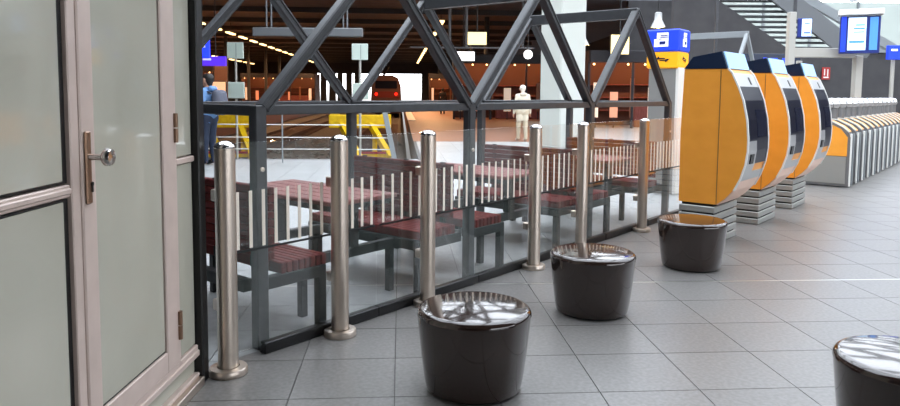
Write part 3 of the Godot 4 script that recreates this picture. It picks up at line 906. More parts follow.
	part(s2, "display", box_mesh(Vector3(0.10, 0.80, 0.01), 0.002, Vector3(-0.33, -0.02, 0.076)), M.sign_blue)

	# open-tread stair rising to the left, on a dark spandrel wall
	var stx := thing("open_stair", "dark open-tread staircase with daylight between its treads", "staircase", at(V(0, 0, 22.0)))
	var tread := box_mesh(Vector3(2.35, 0.06, 0.30), 0.01)
	for i in 13:
		part(stx, "tread", tread, M.dark_steel, at(Vector3(8.6 + i * 0.235, 5.0 - i * 0.165, -1.0 - i * 0.02)))
	part(stx, "stringer", beam_mesh(Vector3(7.0, 5.3, -0.8), Vector3(10.7, 2.75, -0.8), 0.10, 0.32), M.wall_dark)
	part(stx, "stringer", beam_mesh(Vector3(9.9, 5.1, -0.7), Vector3(13.3, 2.6, -0.7), 0.12, 0.62), M.beam_dim)
	part(stx, "landing_beam", beam_mesh(Vector3(11.9, 4.85, -2.2), Vector3(16.5, 2.35, -2.2), 0.2, 0.30), M.beam_grey)
	part(stx, "spandrel", prism_mesh(PackedVector2Array([Vector2(6.9, 0), Vector2(6.9, 5.3), Vector2(7.2, 5.1), Vector2(10.6, 2.85), Vector2(14.0, 2.55), Vector2(18.0, 2.2), Vector2(18.0, 0)]), -0.2, 0.0), M.wall_dark)
	var rs := thing("warning_sign", "small red and white notice on the dark wall", "sign", at(V(11.7, 2.15, 21.95)))
	part(rs, "plate", box_mesh(Vector3(0.26, 0.38, 0.015), 0.004), M.sign_red)
	print_on(rs, "pictogram", [[-0.05, 0.04, 0.03, 0.2], [0.05, 0.02, 0.03, 0.22], [0, -0.12, 0.16, 0.04]], 0.010, M.white)
	var bs := thing("blue_sign", "bright blue lit sign at the right edge above the gates", "sign", at(V(11.4, 2.57, 18.0)))
	part(bs, "box", box_mesh(Vector3(0.55, 0.36, 0.10), 0.01), M.sign_blue)
	part(bs, "post", box_mesh(Vector3(0.07, 2.57, 0.07), 0.004, Vector3(-0.06, -1.285, -0.085)), M.pole)
	print_on(bs, "lettering", [[-0.12, 0.06, 0.16, 0.05]], 0.053, M.white_lit)
	var bb := thing("blue_fascia", "dim navy sign fascia with pale lettering behind the portal", "sign", at(V(8.6, 2.42, 20.0)))
	part(bb, "board", box_mesh(Vector3(2.6, 0.42, 0.08), 0.01), M.navy)
	print_on(bb, "lettering", [[-0.9, 0.03, 0.12, 0.12], [-0.6, 0.03, 0.2, 0.1], [0.3, 0.03, 0.12, 0.14], [0.55, 0.03, 0.2, 0.12], [0.85, 0.03, 0.14, 0.12]], 0.043, M.sign_blue)
	part(bb, "hanger", box_mesh(Vector3(0.08, 3.6, 0.05), 0.0, Vector3(-1.1, 2.0, 0)), M.dark_steel)
	part(bb, "hanger", box_mesh(Vector3(0.08, 3.6, 0.05), 0.0, Vector3(1.1, 2.0, 0)), M.dark_steel)

# ------------------------------------------------------------------ platforms, tracks and shops behind
func build_background() -> void:
	# square column
	var c := thing("concrete_column", "thick white square column behind the booths", "column", Transform3D(Basis(Vector3.UP, deg_to_rad(32.0)), V(2.80, 0, 17.6)))
	part(c, "shaft", box_mesh(Vector3(0.80, 6.2, 0.80), 0.03, Vector3(0, 3.1, 0)), M.column)
	part(c, "base_trim", box_mesh(Vector3(0.86, 0.16, 0.86), 0.02, Vector3(0, 0.081, 0)), M.plinth)
	# buffer stops
	for q in [[-1.5, "yellow buffer stop in the centre, behind the second steel post"], [-6.35, "yellow buffer stop on the left, next to the man with a backpack"]]:
		var t := thing("buffer_stop", q[1], "buffer stop", track(q[0], -1.0, 26.4), "yellow buffer stops")
		part(t, "crossbeam", box_mesh(Vector3(2.3, 0.50, 0.30), 0.03, Vector3(0, 1.36, 0)), M.yellow)
		for s in [-0.95, 0.95]:
			part(t, "pad", box_mesh(Vector3(0.42, 0.54, 0.16), 0.04, Vector3(s, 1.36, -0.24)), M.yellow)
		for s in [-0.55, 0.55]:
			part(t, "strut", beam_mesh(Vector3(s - 0.15, 1.25, 0.05), Vector3(s + 0.62, 0.12, 1.5), 0.20, 0.22), M.yellow)
			part(t, "upright", box_mesh(Vector3(0.18, 1.1, 0.2), 0.02, Vector3(s, 0.60, -0.05)), M.yellow)
		part(t, "base_bar", box_mesh(Vector3(2.0, 0.14, 0.16), 0.02, Vector3(0.3, 0.20, 1.3)), M.yellow)
		part(t, "red_marker", box_mesh(Vector3(1.6, 0.08, 0.04), 0.01, Vector3(0.2, 0.30, 1.39)), M.sign_red)
	# train at the far platform end
	var tr := thing("train", "dark red train front with two red tail lights at the platform end", "train", track(-1.35, -0.85, 68.0))
	var prof := PackedVector2Array([Vector2(-1.42, 0.3), Vector2(-1.46, 1.2), Vector2(-1.42, 2.9), Vector2(-1.15, 3.7), Vector2(-0.6, 3.95), Vector2(0.6, 3.95), Vector2(1.15, 3.7), Vector2(1.42, 2.9), Vector2(1.46, 1.2), Vector2(1.42, 0.3)])
	part(tr, "body", prism_mesh(prof, -26.0, 0.0), M.train)
	part(tr, "windscreen", box_mesh(Vector3(2.1, 0.75, 0.06), 0.05, Vector3(0, 3.05, 0.02)), M.screen_off)
	part(tr, "bumper", box_mesh(Vector3(2.6, 0.35, 0.3), 0.05, Vector3(0, 0.62, 0.12)), M.black)
	part(tr, "bogie", box_mesh(Vector3(2.2, 0.5, 3.0), 0.05, Vector3(0, 0.42, -3.0)), M.black)
	part(tr, "nose_band", box_mesh(Vector3(2.5, 0.6, 0.05), 0.03, Vector3(0, 2.1, 0.02)), M.train_band)
	part(tr, "pantograph", beam_mesh(Vector3(-0.3, 3.95, -1.5), Vector3(0.2, 4.9, -2.4), 0.2, 0.12), M.black)
	for s in [-0.95, 0.95]:
		part(tr, "tail_light", lathe_mesh([Vector2(0, 0), Vector2(0.13, 0), Vector2(0.12, 0.05), Vector2(0, 0.07)], 14, Vector3(s, 2.15, 0.05), axis_basis(Vector3(0, 0, 1))), M.tail)
	# wire fence along the pit edge
	var fe := thing("wire_fence", "low fence of thin pale wires along the edge of the tracks", "fence", track(0, 0, 14.7))
	for y in [0.28, 0.52, 0.78, 1.05]:
		part(fe, "wire", rod_mesh(Vector3(-9.2, y, 0), Vector3(-0.2, y, 0.3), 0.011, 6), M.white)
	for a in [-8.0, -4.6, -2.4]:
		part(fe, "post", rod_mesh(Vector3(a, 0, 0.3 * (a + 9.2) / 9.0), Vector3(a, 1.06, 0.3 * (a + 9.2) / 9.0), 0.016, 8), M.beam_grey)
	part(fe, "end_post", beam_mesh(Vector3(-0.1, 0.0, 0.3), Vector3(-0.32, 1.08, 0.3), 0.13, 0.10), M.beam_grey)
	# track number signs on poles
	var ts := [[V(-6.1, 0, 20.0), "left", "14"], [V(-2.6, 0, 20.2), "right", "13"]]
	for q in ts:
		var p: Vector3 = q[0]
		var g := thing("pole_sign", "two pale square boards on a thin pole, %s of the pair" % q[1], "sign", at(p), "pole signs at the track ends")
		part(g, "pole", rod_mesh(Vector3(0, -0.98, 0), Vector3(0, 2.4, 0), 0.035, 10), M.pole)
		part(g, "board", box_mesh(Vector3(0.46, 0.46, 0.06), 0.01, Vector3(0, 2.6, 0.03)), M.board)
		part(g, "board", box_mesh(Vector3(0.46, 0.46, 0.06), 0.01, Vector3(0.02, 1.48, 0.06)), M.board)
		print_on(g, "faint_mark", [[0.03, 2.60, 0.02, 0.40]], 0.062, M.mark)
		part(g, "foot", box_mesh(Vector3(0.3, 0.05, 0.3), 0.01, Vector3(0, -0.975, 0)), M.beam_grey)
	# bar hanging from the roof
	var hb := thing("hanging_bar", "grey steel bar hanging on rods above the first gable", "beam", at(V(-3.64, 2.96, 18.0)))
	part(hb, "bar", box_mesh(Vector3(2.8, 0.22, 0.16), 0.02), M.beam_dim)
	for s in [-1.05, -0.93, 0.90, 1.0]:
		part(hb, "rod", rod_mesh(Vector3(s, 0.1, 0), Vector3(s, 3.23, 0), 0.022, 8), M.beam_dim)
	# second hanging bar with signs
	var hc := thing("hanging_bar", "dark steel sign bar with rods hanging behind the middle gable", "beam", at(V(0.9, 3.35, 29.6)))
	part(hc, "bar", box_mesh(Vector3(5.2, 0.06, 0.08), 0.01), M.beam_dim)
	for s in [-0.95, -0.25, 2.1]:
		part(hc, "rod", rod_mesh(Vector3(s, 0, 0), Vector3(s, 2.84, 0), 0.06, 8), M.beam_dim)
	# shops with warm interiors
	shop("shop", "warm lit shop front behind the person in the white coat", 0.2, 6.2, 39.0, 3.6)
	shop("shop", "dim shop with an orange glow behind the pylon", 5.9, 11.5, 30.0, 3.3)
	shop("shop", "row of bright windows at the end of the platform right of the train", -2.2, 4.0, 72.0, 3.4)
	shop("shop", "warm lit shop at the back of the left platform", -24.5, -17.5, 52.0, 3.4)
	shop("shop", "distant shop with pale posters far along the left platform", -25.0, -16.2, 84.0, 3.6)
	# row of posts along the platforms
	for k in 7:
		for side in 2:
			var a := -15.0 if side == 0 else 5.4
			var t2 := thing("platform_column", "slim dark platform roof column, %s in the %s row" % [["nearest", "second", "third", "fourth", "fifth", "sixth", "furthest"][k], "left" if side == 0 else "right"], "column", track(a, 0, 44.0 + k * 9.0), "platform roof columns")
			part(t2, "shaft", rod_mesh(Vector3.ZERO, Vector3(0, 6.2, 0), 0.16, 12), M.dark_steel)
			part(t2, "base_trim", box_mesh(Vector3(0.5, 0.1, 0.5), 0.02, Vector3(0, 0.051, 0)), M.beam_grey)
	# roof trusses of the platform hall
	var rf := struct("ceiling_trusses", box_mesh(Vector3(44.0, 0.3, 0.2), 0.0, Vector3(-10, 6.0, -40)), M.dark_steel, track(0, 0, 0))
	for k in 11:
		part(rf, "truss", box_mesh(Vector3(44.0, 0.3, 0.2), 0.0, Vector3(-10, 6.0, -46.0 - k * 6.0)), M.dark_steel)
	# bicycles-free left platform furniture: vending kiosk and boards
	var ads := [[-11.8, 40.0, "lit poster board on the left platform, nearest"], [-13.2, 52.0, "lit poster board on the left platform, further away"]]
	for q in ads:
		var t3 := thing("poster_board", q[2], "poster", track(q[0], 0, q[1]))
		part(t3, "frame", box_mesh(Vector3(1.3, 2.0, 0.18), 0.02, Vector3(0, 1.2, 0)), M.dark_steel)
		part(t3, "poster", box_mesh(Vector3(1.15, 1.75, 0.02), 0.0, Vector3(0, 1.24, 0.1)), M.poster)
		part(t3, "leg", box_mesh(Vector3(0.9, 0.22, 0.12), 0.0, Vector3(0, 0.11, 0)), M.dark_steel)
	# hanging blue and purple signs on the left
	var b1 := thing("hanging_sign", "small blue lit sign hanging at the kiosk corner", "sign", at(V(-8.45, 2.9, 24.0)))
	part(b1, "box", box_mesh(Vector3(0.5, 0.66, 0.12), 0.01), M.sign_blue_lit)
	print_on(b1, "pictogram", [[0.04, 0.12, 0.16, 0.2]], 0.063, M.white_lit)
	part(b1, "rod", rod_mesh(Vector3(0, 0.33, 0), Vector3(0, 3.29, 0), 0.02), M.dark_steel)
	var b2 := thing("hanging_sign", "long purple lit sign below the blue one", "sign", at(V(-8.6, 2.53, 25.5)))
	part(b2, "box", box_mesh(Vector3(0.95, 0.34, 0.12), 0.01), M.sign_purple)
	print_on(b2, "lettering", [[-0.2, 0.06, 0.3, 0.06]], 0.063, M.white_lit)
	part(b2, "rod", rod_mesh(Vector3(0.1, 0.17, 0), Vector3(0.1, 3.66, 0), 0.02), M.dark_steel)

func shop(called: String, label: String, x0: float, x1: float, d: float, h: float) -> void:
	var t := thing(called, label, "shop", at(V((x0 + x1) / 2, 0, d)))
	var w := x1 - x0
	var z := -3.0
	part(t, "back_wall", box_mesh(Vector3(w, h, 0.1), 0.0, Vector3(0, h / 2 + 0.002, z)), M.shop_wall)
	for s in [-1, 1]:
		part(t, "side_wall", box_mesh(Vector3(0.1, h, 3.0), 0.0, Vector3(s * w / 2, h / 2 + 0.002, z / 2)), M.shop_wall)
	part(t, "fascia", box_mesh(Vector3(w, 0.5, 0.2), 0.02, Vector3(0, h - 0.25, 0.05)), M.shop_dark)
	part(t, "ceiling_panel", box_mesh(Vector3(w, 0.08, 3.0), 0.0, Vector3(0, h - 0.1, z / 2)), M.shop_dark)
	for k in 4:
		part(t, "mullion", box_mesh(Vector3(0.1, h - 0.5, 0.1), 0.01, Vector3(-w / 2 + w * k / 3.0, (h - 0.5) / 2 + 0.002, 0)), M.shop_dark)
	for k in 3:
		part(t, "shelf", box_mesh(Vector3(w - 0.4, 0.05, 0.4), 0.005, Vector3(0, 0.7 + k * 0.6, z + 0.28)), M.wood_table[0])
	part(t, "counter", box_mesh(Vector3(w * 0.5, 1.0, 0.6), 0.03, Vector3(w * 0.15, 0.502, -1.4)), M.wood_table[1])
	for k in 3:
		var lp := part(t, "ceiling_lamp", box_mesh(Vector3(0.6, 0.05, 0.15), 0.01, Vector3(-w / 3 + k * w / 3, h - 0.18, -1.2)), M.lamp_warm)
		var l := OmniLight3D.new()
		l.name = "shop_glow"
		l.light_color = Color(1.0, 0.72, 0.48)
		l.light_energy = SHOP_E
		l.light_size = 0.15
		l.omni_range = 30.0
		l.omni_attenuation = 2.0
		l.shadow_enabled = true
		lp.add_child(l)
		l.position = Vector3(-w / 3 + k * w / 3, h - 0.32, -1.2)
	# upright posters in the window
	for k in 7:
		var pw: float = [0.22, 0.34, 0.18, 0.40, 0.24, 0.20, 0.32][k]
		var ph: float = [1.5, 1.1, 1.7, 1.3, 1.0, 1.6, 1.4][k]
		part(t, "poster", box_mesh(Vector3(pw, ph, 0.03), 0.005, Vector3(-w * 0.44 + k * w * 0.145, 0.45 + ph / 2, -0.12 - 0.15 * (k % 3))), [M.poster, M.poster_pink, M.poster_dim][k % 3])
		part(t, "poster_stand", box_mesh(Vector3(0.05, 0.46, 0.04), 0.0, Vector3(-w * 0.44 + k * w * 0.145, 0.232, -0.12 - 0.15 * (k % 3))), M.shop_dark)
	for k in 8:
		part(t, "spot_lamp", lathe_mesh([Vector2(0, -0.05), Vector2(0.045, -0.03), Vector2(0.05, 0.02), Vector2(0, 0.05)], 10, Vector3(-w * 0.46 + k * w * 0.13, h - 0.57, -0.1)), M.lamp_warm)

const ORD := ["first", "second", "third", "fourth", "fifth", "sixth", "seventh", "eighth", "ninth", "tenth", "eleventh", "twelfth", "thirteenth", "fourteenth", "fifteenth", "sixteenth", "seventeenth", "last"]
const SHOP_E := 5.0
const STRIP_E := 38.0

func strip_lamp(called: String, label: String, xf: Transform3D, size: Vector3, col: Color, e: float, m: Material, group := "") -> void:
	var t := thing(called, label, "lamp", xf, group)
	part(t, "housing", box_mesh(Vector3(size.x + 0.04, 0.06, size.z + 0.04), 0.0, Vector3(0, 0.05 + size.y / 2, 0)), M.dark_steel)
	part(t, "tube_light", box_mesh(size, 0.01), m)
	part(t, "hanger", rod_mesh(Vector3(0, 0.08 + size.y / 2, 0), Vector3(0, 6.2 - xf.origin.y, 0), 0.02, 6), M.dark_steel)
	if e > 0:
		var l := AreaLight3D.new()
		l.name = "tube_glow"
		l.light_color = col
		l.light_energy = e
		l.area_size = Vector2(size.x, size.z)
		l.area_range = 60.0
		l.area_attenuation = 2.0
		l.shadow_enabled = true
		t.add_child(l)
		l.transform = Transform3D(Basis(Vector3.RIGHT, -PI / 2), Vector3(0, -size.y / 2 - 0.01, 0))

func build_lamps() -> void:
	var warm := Color(1.0, 0.76, 0.54)
	for row in [[-11.6, 5.4, "above the left platform edge", 18, 38.0], [2.3, 5.4, "right of the train", 15, 40.0], [-20.0, 5.2, "above the far left platform", 16, 40.0]]:
		for k in row[3]:
			strip_lamp("strip_lamp", "%s glowing strip lamp from the front in the row %s" % [ORD[k], row[2]], track(row[0], row[1], row[4] + k * 3.8), Vector3(0.24, 0.08, 2.0), warm, STRIP_E, M.lamp_warm, "strip lamps " + row[2])
	# lamps seen through the gables
	var panels := [
		[V(1.10, 3.74, 29.7), Vector3(0.78, 0.52, 0.12), "yellow-white light box hanging above the middle gable", M.box_yellow],
		[V(0.54, 3.0, 29.8), Vector3(0.92, 0.38, 0.12), "white screen hanging below the sign bar", M.box_white],
		[V(7.05, 3.52, 29.5), Vector3(0.75, 0.80, 0.12), "yellow light box hanging inside the third gable", M.box_yellow],
	]
	for q in panels:
		var t := thing("light_box", q[2], "light box", at(q[0]))
		part(t, "frame", box_mesh(q[1] + Vector3(0.06, 0.06, -0.02), 0.01), M.dark_steel)
		part(t, "lit_face", box_mesh(Vector3(q[1].x, q[1].y, 0.02), 0.005, Vector3(0, 0, 0.06)), q[3])
		part(t, "hanger", rod_mesh(Vector3(0, q[1].y / 2, 0), Vector3(0, 6.2 - (q[0] as Vector3).y, 0), 0.03), M.dark_steel)
	var gl := thing("globe_lamp", "round white globe lamp near the white column", "lamp", at(V(3.33, 3.13, 30.4)))
	part(gl, "globe", lathe_mesh([Vector2(0, -0.2), Vector2(0.11, -0.17), Vector2(0.19, -0.07), Vector2(0.19, 0.07), Vector2(0.11, 0.17), Vector2(0, 0.2)], 20), M.box_white)
	part(gl, "hanger", rod_mesh(Vector3(0, 0.2, 0), Vector3(0, 3.07, 0), 0.025), M.dark_steel)
	for q in [[V(5.85, 3.35, 20.0), "industrial pendant lamp above the blue pylon sign"], [V(3.9, 2.9, 21.0), "industrial pendant lamp left of the third gable peak"]]:
		var p := thing("pendant_lamp", q[1], "lamp", at(q[0]))
		part(p, "shade", lathe_mesh([Vector2(0.05, 0.42), Vector2(0.10, 0.40), Vector2(0.11, 0.20), Vector2(0.20, 0.02), Vector2(0.205, 0.0)], 20), M.silver)
		part(p, "bulb", lathe_mesh([Vector2(0, -0.02), Vector2(0.10, 0.0), Vector2(0.13, 0.05), Vector2(0.08, 0.12), Vector2(0, 0.14)], 14), M.lamp_warm)
		part(p, "cord", rod_mesh(Vector3(0, 0.42, 0), Vector3(0, 6.2 - (q[0] as Vector3).y, 0), 0.012), M.black)
		var l := OmniLight3D.new()
		l.name = "bulb_glow"
		l.light_color = Color(1.0, 0.8, 0.55)
		l.light_energy = 1.5
		l.light_size = 0.08
		l.omni_range = 40.0
		l.omni_attenuation = 2.0
		l.shadow_enabled = true
		p.add_child(l)
		l.position = Vector3(0, -0.06, 0)

# ------------------------------------------------------------------ people
# Tapered capsules [a, b, ra, rb] joined with a smooth minimum and meshed as surface nets.
func nets(st: SurfaceTool, bones: Array, cell: float, k: float) -> void:
	var lo := Vector3.ONE * 1e6
	var hi := Vector3.ONE * -1e6
	for b in bones:
		var r := maxf(b[2], b[3]) + cell * 3
		for p in [b[0], b[1]]:
			lo = lo.min(p - Vector3.ONE * r)
			hi = hi.max(p + Vector3.ONE * r)
	var nx := int((hi.x - lo.x) / cell) + 2
	var ny := int((hi.y - lo.y) / cell) + 2
	var nz := int((hi.z - lo.z) / cell) + 2
	var f := PackedFloat32Array()
	f.resize(nx * ny * nz)
	f.fill(1.0)
	var reach := k + cell * 3
	for b in bones:
		var a: Vector3 = b[0]
		var e: Vector3 = b[1]
		var ra: float = b[2]
		var rb: float = b[3]
		var ab := e - a
		var l2 := maxf(ab.length_squared(), 1e-9)
		var m := maxf(ra, rb) + reach
		var p0 := (a.min(e) - Vector3.ONE * m - lo) / cell
		var p1 := (a.max(e) + Vector3.ONE * m - lo) / cell
		for z in range(maxi(0, int(p0.z)), mini(nz, int(p1.z) + 2)):
			for y in range(maxi(0, int(p0.y)), mini(ny, int(p1.y) + 2)):
				for x in range(maxi(0, int(p0.x)), mini(nx, int(p1.x) + 2)):
					var p := lo + Vector3(x, y, z) * cell
					var t := clampf((p - a).dot(ab) / l2, 0.0, 1.0)
					var d := p.distance_to(a + ab * t) - lerpf(ra, rb, t)
					var i := (z * ny + y) * nx + x
					var o := f[i]
					if o >= 1.0:
						f[i] = minf(d, 0.99)
					else:
						var h := maxf(k - absf(d - o), 0.0) / k
						f[i] = minf(d, o) - h * h * k * 0.25
	var vert := {}
	var pos := PackedVector3Array()
	var nor := PackedVector3Array()
	for z in nz - 1:
		for y in ny - 1:
			for x in nx - 1:
				var i := (z * ny + y) * nx + x
				var c := [f[i], f[i + 1], f[i + nx], f[i + nx + 1], f[i + nx * ny], f[i + nx * ny + 1], f[i + nx * ny + nx], f[i + nx * ny + nx + 1]]
				var inside := 0
				for v in c:
					if v < 0: inside += 1
				if inside == 0 or inside == 8: continue
				var sum := Vector3.ZERO
				var n := 0
				for ed in [[0, 1], [2, 3], [4, 5], [6, 7], [0, 2], [1, 3], [4, 6], [5, 7], [0, 4], [1, 5], [2, 6], [3, 7]]:
					var u: float = c[ed[0]]
					var w: float = c[ed[1]]
					if (u < 0) != (w < 0):
						var t := u / (u - w)
						var pa := Vector3(ed[0] & 1, (ed[0] >> 1) & 1, ed[0] >> 2)
						var pb := Vector3(ed[1] & 1, (ed[1] >> 1) & 1, ed[1] >> 2)
						sum += pa.lerp(pb, t)
						n += 1
				vert[i] = pos.size()
				pos.append(lo + (Vector3(x, y, z) + sum / n) * cell)
				nor.append(Vector3(c[1] + c[3] + c[5] + c[7] - c[0] - c[2] - c[4] - c[6], c[2] + c[3] + c[6] + c[7] - c[0] - c[1] - c[4] - c[5], c[4] + c[5] + c[6] + c[7] - c[0] - c[1] - c[2] - c[3]).normalized())
	var stepv := [1, nx, nx * ny]
	for i in vert:
		for ax in 3:
			var j: int = i + stepv[ax]
			if (f[i] < 0) == (f[j] < 0): continue
			var s1: int = stepv[(ax + 1) % 3]
			var s2: int = stepv[(ax + 2) % 3]
			var ids := [i, i - s1, i - s1 - s2, i - s2]
			var okay := true
			for q in ids:
				if not vert.has(q): okay = false
			if not okay: continue
			for tr in [[0, 1, 2], [0, 2, 3]]:
				var a3: int = vert[ids[tr[0]]]
				var b3: int = vert[ids[tr[1]]]
				var c3: int = vert[ids[tr[2]]]
				var ns := nor[a3] + nor[b3] + nor[c3]
				if (pos[c3] - pos[a3]).cross(pos[b3] - pos[a3]).dot(ns) < 0:
					var sw := b3; b3 = c3; c3 = sw
				for q in [a3, b3, c3]:
					st.set_normal(nor[q])
					st.add_vertex(pos[q])

func hand_bones(wrist: Vector3, down: Vector3, side: Vector3) -> Array:
	# palm and five fingers of unequal length, slightly curled; side points to the thumb
	var fw := down.cross(side).normalized()
	var out := [[wrist, wrist + down * 0.08, 0.026, 0.030]]
	var lens := [0.070, 0.080, 0.074, 0.058]
	for i in 4:
		var base := wrist + down * 0.085 + side * (0.027 - i * 0.018)
		var mid: Vector3 = base + down * lens[i] * 0.5 + fw * 0.008
		out.append([base, mid, 0.0095, 0.009])
		out.append([mid, mid + down * lens[i] * 0.42 + fw * 0.022, 0.009, 0.0075])
	var th := wrist + down * 0.03 + side * 0.026
	out.append([th, th + down * 0.035 + side * 0.024, 0.012, 0.0105])
	out.append([th + down * 0.035 + side * 0.024, th + down * 0.068 + side * 0.026 + fw * 0.01, 0.0105, 0.008])
	return out

# o: height, leg swing, arm points and clothing colours. The figure stands at its feet, facing +z.
func person(label: String, xf: Transform3D, o: Dictionary) -> void:
	var t := thing("person", label, "person", xf)
	var s: float = o.get("h", 1.72) / 1.72
	var P := func(x: float, y: float, z: float) -> Vector3: return Vector3(x, y, z) * s
	var stride: float = o.get("stride", 0.0)
	var lean: float = o.get("lean", 0.0)
	var hipL: Vector3 = P.call(0.095, 0.90, 0)
	var hipR: Vector3 = P.call(-0.095, 0.90, 0)
	var kneeL: Vector3 = P.call(0.10, 0.49, 0.5 * stride + 0.02)
	var kneeR: Vector3 = P.call(-0.10, 0.49, -0.5 * stride + 0.03)
	var ankL: Vector3 = P.call(0.10, 0.085, stride)
	var ankR: Vector3 = P.call(-0.10, 0.085, -stride)
	var shL: Vector3 = P.call(0.162, 1.385, lean)
	var shR: Vector3 = P.call(-0.162, 1.385, lean)
	var elL: Vector3 = P.call(0.225, 1.12, lean - 0.03 - stride * 0.3)
	var elR: Vector3 = P.call(-0.225, 1.12, lean - 0.03 + stride * 0.3)
	var wrL: Vector3 = P.call(0.262, 0.875, lean + 0.05 - stride * 0.5)
	var wrR: Vector3 = P.call(-0.262, 0.875, lean + 0.05 + stride * 0.5)
	var neck: Vector3 = P.call(0, 1.46, lean)
	var head: Vector3 = P.call(0, 1.60, lean + 0.02)
	var pelvis: Vector3 = P.call(0, 0.95, 0)
	var waist: Vector3 = P.call(0, 1.12, lean * 0.5)
	var chest: Vector3 = P.call(0, 1.30, lean)
	var legs := [[hipL, kneeL, 0.085 * s, 0.056 * s], [kneeL, ankL, 0.056 * s, 0.04 * s], [hipR, kneeR, 0.085 * s, 0.056 * s], [kneeR, ankR, 0.056 * s, 0.04 * s], [hipL, hipR, 0.095 * s, 0.095 * s]]
	var torso := [[pelvis, waist, 0.115 * s, 0.105 * s], [waist, chest, 0.105 * s, 0.12 * s], [P.call(0.07, 1.30, lean), P.call(-0.07, 1.30, lean), 0.115 * s, 0.115 * s], [shL, P.call(0, 1.42, lean), 0.05 * s, 0.06 * s], [shR, P.call(0, 1.42, lean), 0.05 * s, 0.06 * s], [P.call(0.06, 0.98, 0), P.call(-0.06, 0.98, 0), 0.105 * s, 0.105 * s]]
	var arms := [[shL, elL, 0.055 * s, 0.042 * s], [elL, wrL, 0.042 * s, 0.028 * s], [shR, elR, 0.055 * s, 0.042 * s], [elR, wrR, 0.042 * s, 0.028 * s]]
	var feet := [[ankL, ankL + P.call(0.01, -0.045, 0.15), 0.04 * s, 0.035 * s], [ankR, ankR + P.call(-0.01, -0.045, 0.15), 0.04 * s, 0.035 * s]]
	# skin: the whole body, with a finer head and hands
	var st := begin()
	var all: Array = legs + torso + arms + feet
	all.append([P.call(0, 1.38, lean), neck + P.call(0, 0.06, 0.01), 0.052 * s, 0.05 * s])
	nets(st, all, 0.026, 0.05)
	var hd := [[head + P.call(0, 0.03, -0.02), head + P.call(0, 0.02, 0.02), 0.088 * s, 0.082 * s], [head + P.call(0, -0.02, 0.03), head + P.call(0, -0.075, 0.05), 0.07 * s, 0.045 * s], [neck, head + P.call(0, -0.04, -0.01), 0.05 * s, 0.055 * s],
		[head + P.call(0, 0.0, 0.10), head + P.call(0, -0.03, 0.118), 0.010 * s, 0.015 * s], [head + P.call(0.088, 0.01, 0), head + P.call(0.09, -0.03, 0.01), 0.016 * s, 0.012 * s], [head + P.call(-0.088, 0.01, 0), head + P.call(-0.09, -0.03, 0.01), 0.016 * s, 0.012 * s],
		[head + P.call(0.02, -0.068, 0.092), head + P.call(-0.02, -0.068, 0.092), 0.008 * s, 0.008 * s]]
	nets(st, hd, 0.012, 0.02)
	nets(st, hand_bones(wrL, (wrL - elL).normalized(), Vector3(0, 0, 1)), 0.008, 0.010)
	nets(st, hand_bones(wrR, (wrR - elR).normalized(), Vector3(0, 0, 1)), 0.008, 0.010)
	var body := part(t, "body", st.commit(), M.skin)
	var ey := begin()
	for sx in [-0.033, 0.033]:
		lathe(ey, [Vector2(0, -0.011), Vector2(0.009, -0.006), Vector2(0.009, 0.006), Vector2(0, 0.011)], 8, head + P.call(sx, 0.012, 0.092))
	part(body, "eyes", ey.commit(), M.black)
	var grow := func(list: Array, g: float) -> Array:
		var r := []
		for b in list: r.append([b[0], b[1], b[2] + g, b[3] + g])
		return r
	# trousers, coat, shoes, hair
	var tr := begin()
	nets(tr, grow.call(legs, 0.016), 0.026, 0.05)
	part(t, "trousers", tr.commit(), o.trousers)
	var ct := begin()
	var cb: Array = grow.call(torso + arms, 0.015)
	var hem: float = o.get("hem", 0.86)
	cb.append([P.call(0.085, 0.98, 0), P.call(0.095, hem, 0.0), 0.105 * s, 0.10 * s])
	cb.append([P.call(-0.085, 0.98, 0), P.call(-0.095, hem, 0.0), 0.105 * s, 0.10 * s])
	nets(ct, cb, 0.022, 0.03)
	part(t, "coat", ct.commit(), o.coat)
	var sh := begin()
	nets(sh, grow.call(feet, 0.010), 0.02, 0.02)
	part(t, "shoes", sh.commit(), o.shoes)
	var hr := begin()
	nets(hr, [[head + P.call(0, 0.045, -0.03), head + P.call(0, 0.055, 0.012), 0.092 * s, 0.080 * s], [head + P.call(0, 0.02, -0.045), head + P.call(0, -0.06, -0.05), 0.080 * s, 0.055 * s]], 0.014, 0.03)
	part(t, "hair", hr.commit(), o.hair)
	if o.has("hood"):
		var hb := begin()
		nets(hb, [[P.call(0.05, 1.44, lean - 0.09), P.call(-0.05, 1.44, lean - 0.09), 0.06 * s, 0.06 * s]], 0.02, 0.03)
		part(t, "hood", hb.commit(), o.coat)

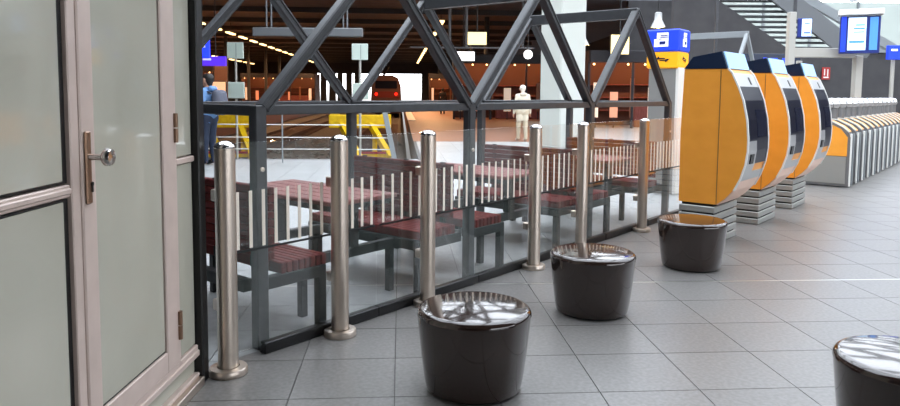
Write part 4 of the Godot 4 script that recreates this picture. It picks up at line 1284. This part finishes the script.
func build_people() -> void:
	person("person in a long white coat and pale trousers walking away", Transform3D(Basis(Vector3.UP, PI + 0.15), V(2.2, 0.001, 21.4)), {"h": 1.70, "stride": 0.07, "hem": 0.68, "coat": M.coat_white, "trousers": M.coat_cream, "shoes": M.white, "hair": M.hair_white, "hood": true})
	person("person in a light blue jacket and dark trousers beside the kiosk", Transform3D(Basis(Vector3.UP, -1.9), V(-4.72, 0.001, 13.7)), {"h": 1.78, "stride": 0.02, "hem": 0.84, "coat": M.coat_blue, "trousers": M.jeans, "shoes": M.black, "hair": M.hair_dark, "hood": true})
	# backpack carried by the second person
	var bp := thing("backpack", "grey backpack on the back of the person in the blue jacket", "bag", Transform3D(Basis(Vector3.UP, -1.9), V(-4.72, 0.001, 13.7)))
	var st := begin()
	nets(st, [[Vector3(0.07, 1.10, -0.27), Vector3(0.07, 1.38, -0.25), 0.12, 0.10], [Vector3(-0.07, 1.10, -0.27), Vector3(-0.07, 1.38, -0.25), 0.12, 0.10]], 0.022, 0.05)
	part(bp, "main_bag", st.commit(), M.bag)
	part(bp, "front_pocket", box_mesh(Vector3(0.24, 0.22, 0.07), 0.03, Vector3(0, 1.12, -0.40)), M.bag_dark)
	for s in [-0.13, 0.13]:
		part(bp, "shoulder_strap", beam_mesh(Vector3(s, 1.46, -0.02), Vector3(s, 1.40, -0.18), 0.05, 0.02), M.bag_dark)
	person("small dark figure standing on the far left platform", Transform3D(Basis(Vector3.UP, 0.6), track(-12.4, 0.001, 36.0).origin), {"h": 1.74, "coat": M.cloth_dark, "trousers": M.cloth_dark, "shoes": M.black, "hair": M.hair_dark})
	person("small dark figure walking on the platform right of the train", Transform3D(Basis(Vector3.UP, PI), track(2.9, 0.001, 48.0).origin), {"h": 1.76, "stride": 0.08, "coat": M.cloth_dark, "trousers": M.cloth_dark, "shoes": M.black, "hair": M.hair_dark})
	person("small figure in a brown coat on the platform right of the train", Transform3D(Basis(Vector3.UP, PI + 0.3), track(3.7, 0.001, 46.0).origin), {"h": 1.66, "stride": 0.05, "coat": M.cloth_brown, "trousers": M.cloth_dark, "shoes": M.black, "hair": M.hair_dark})
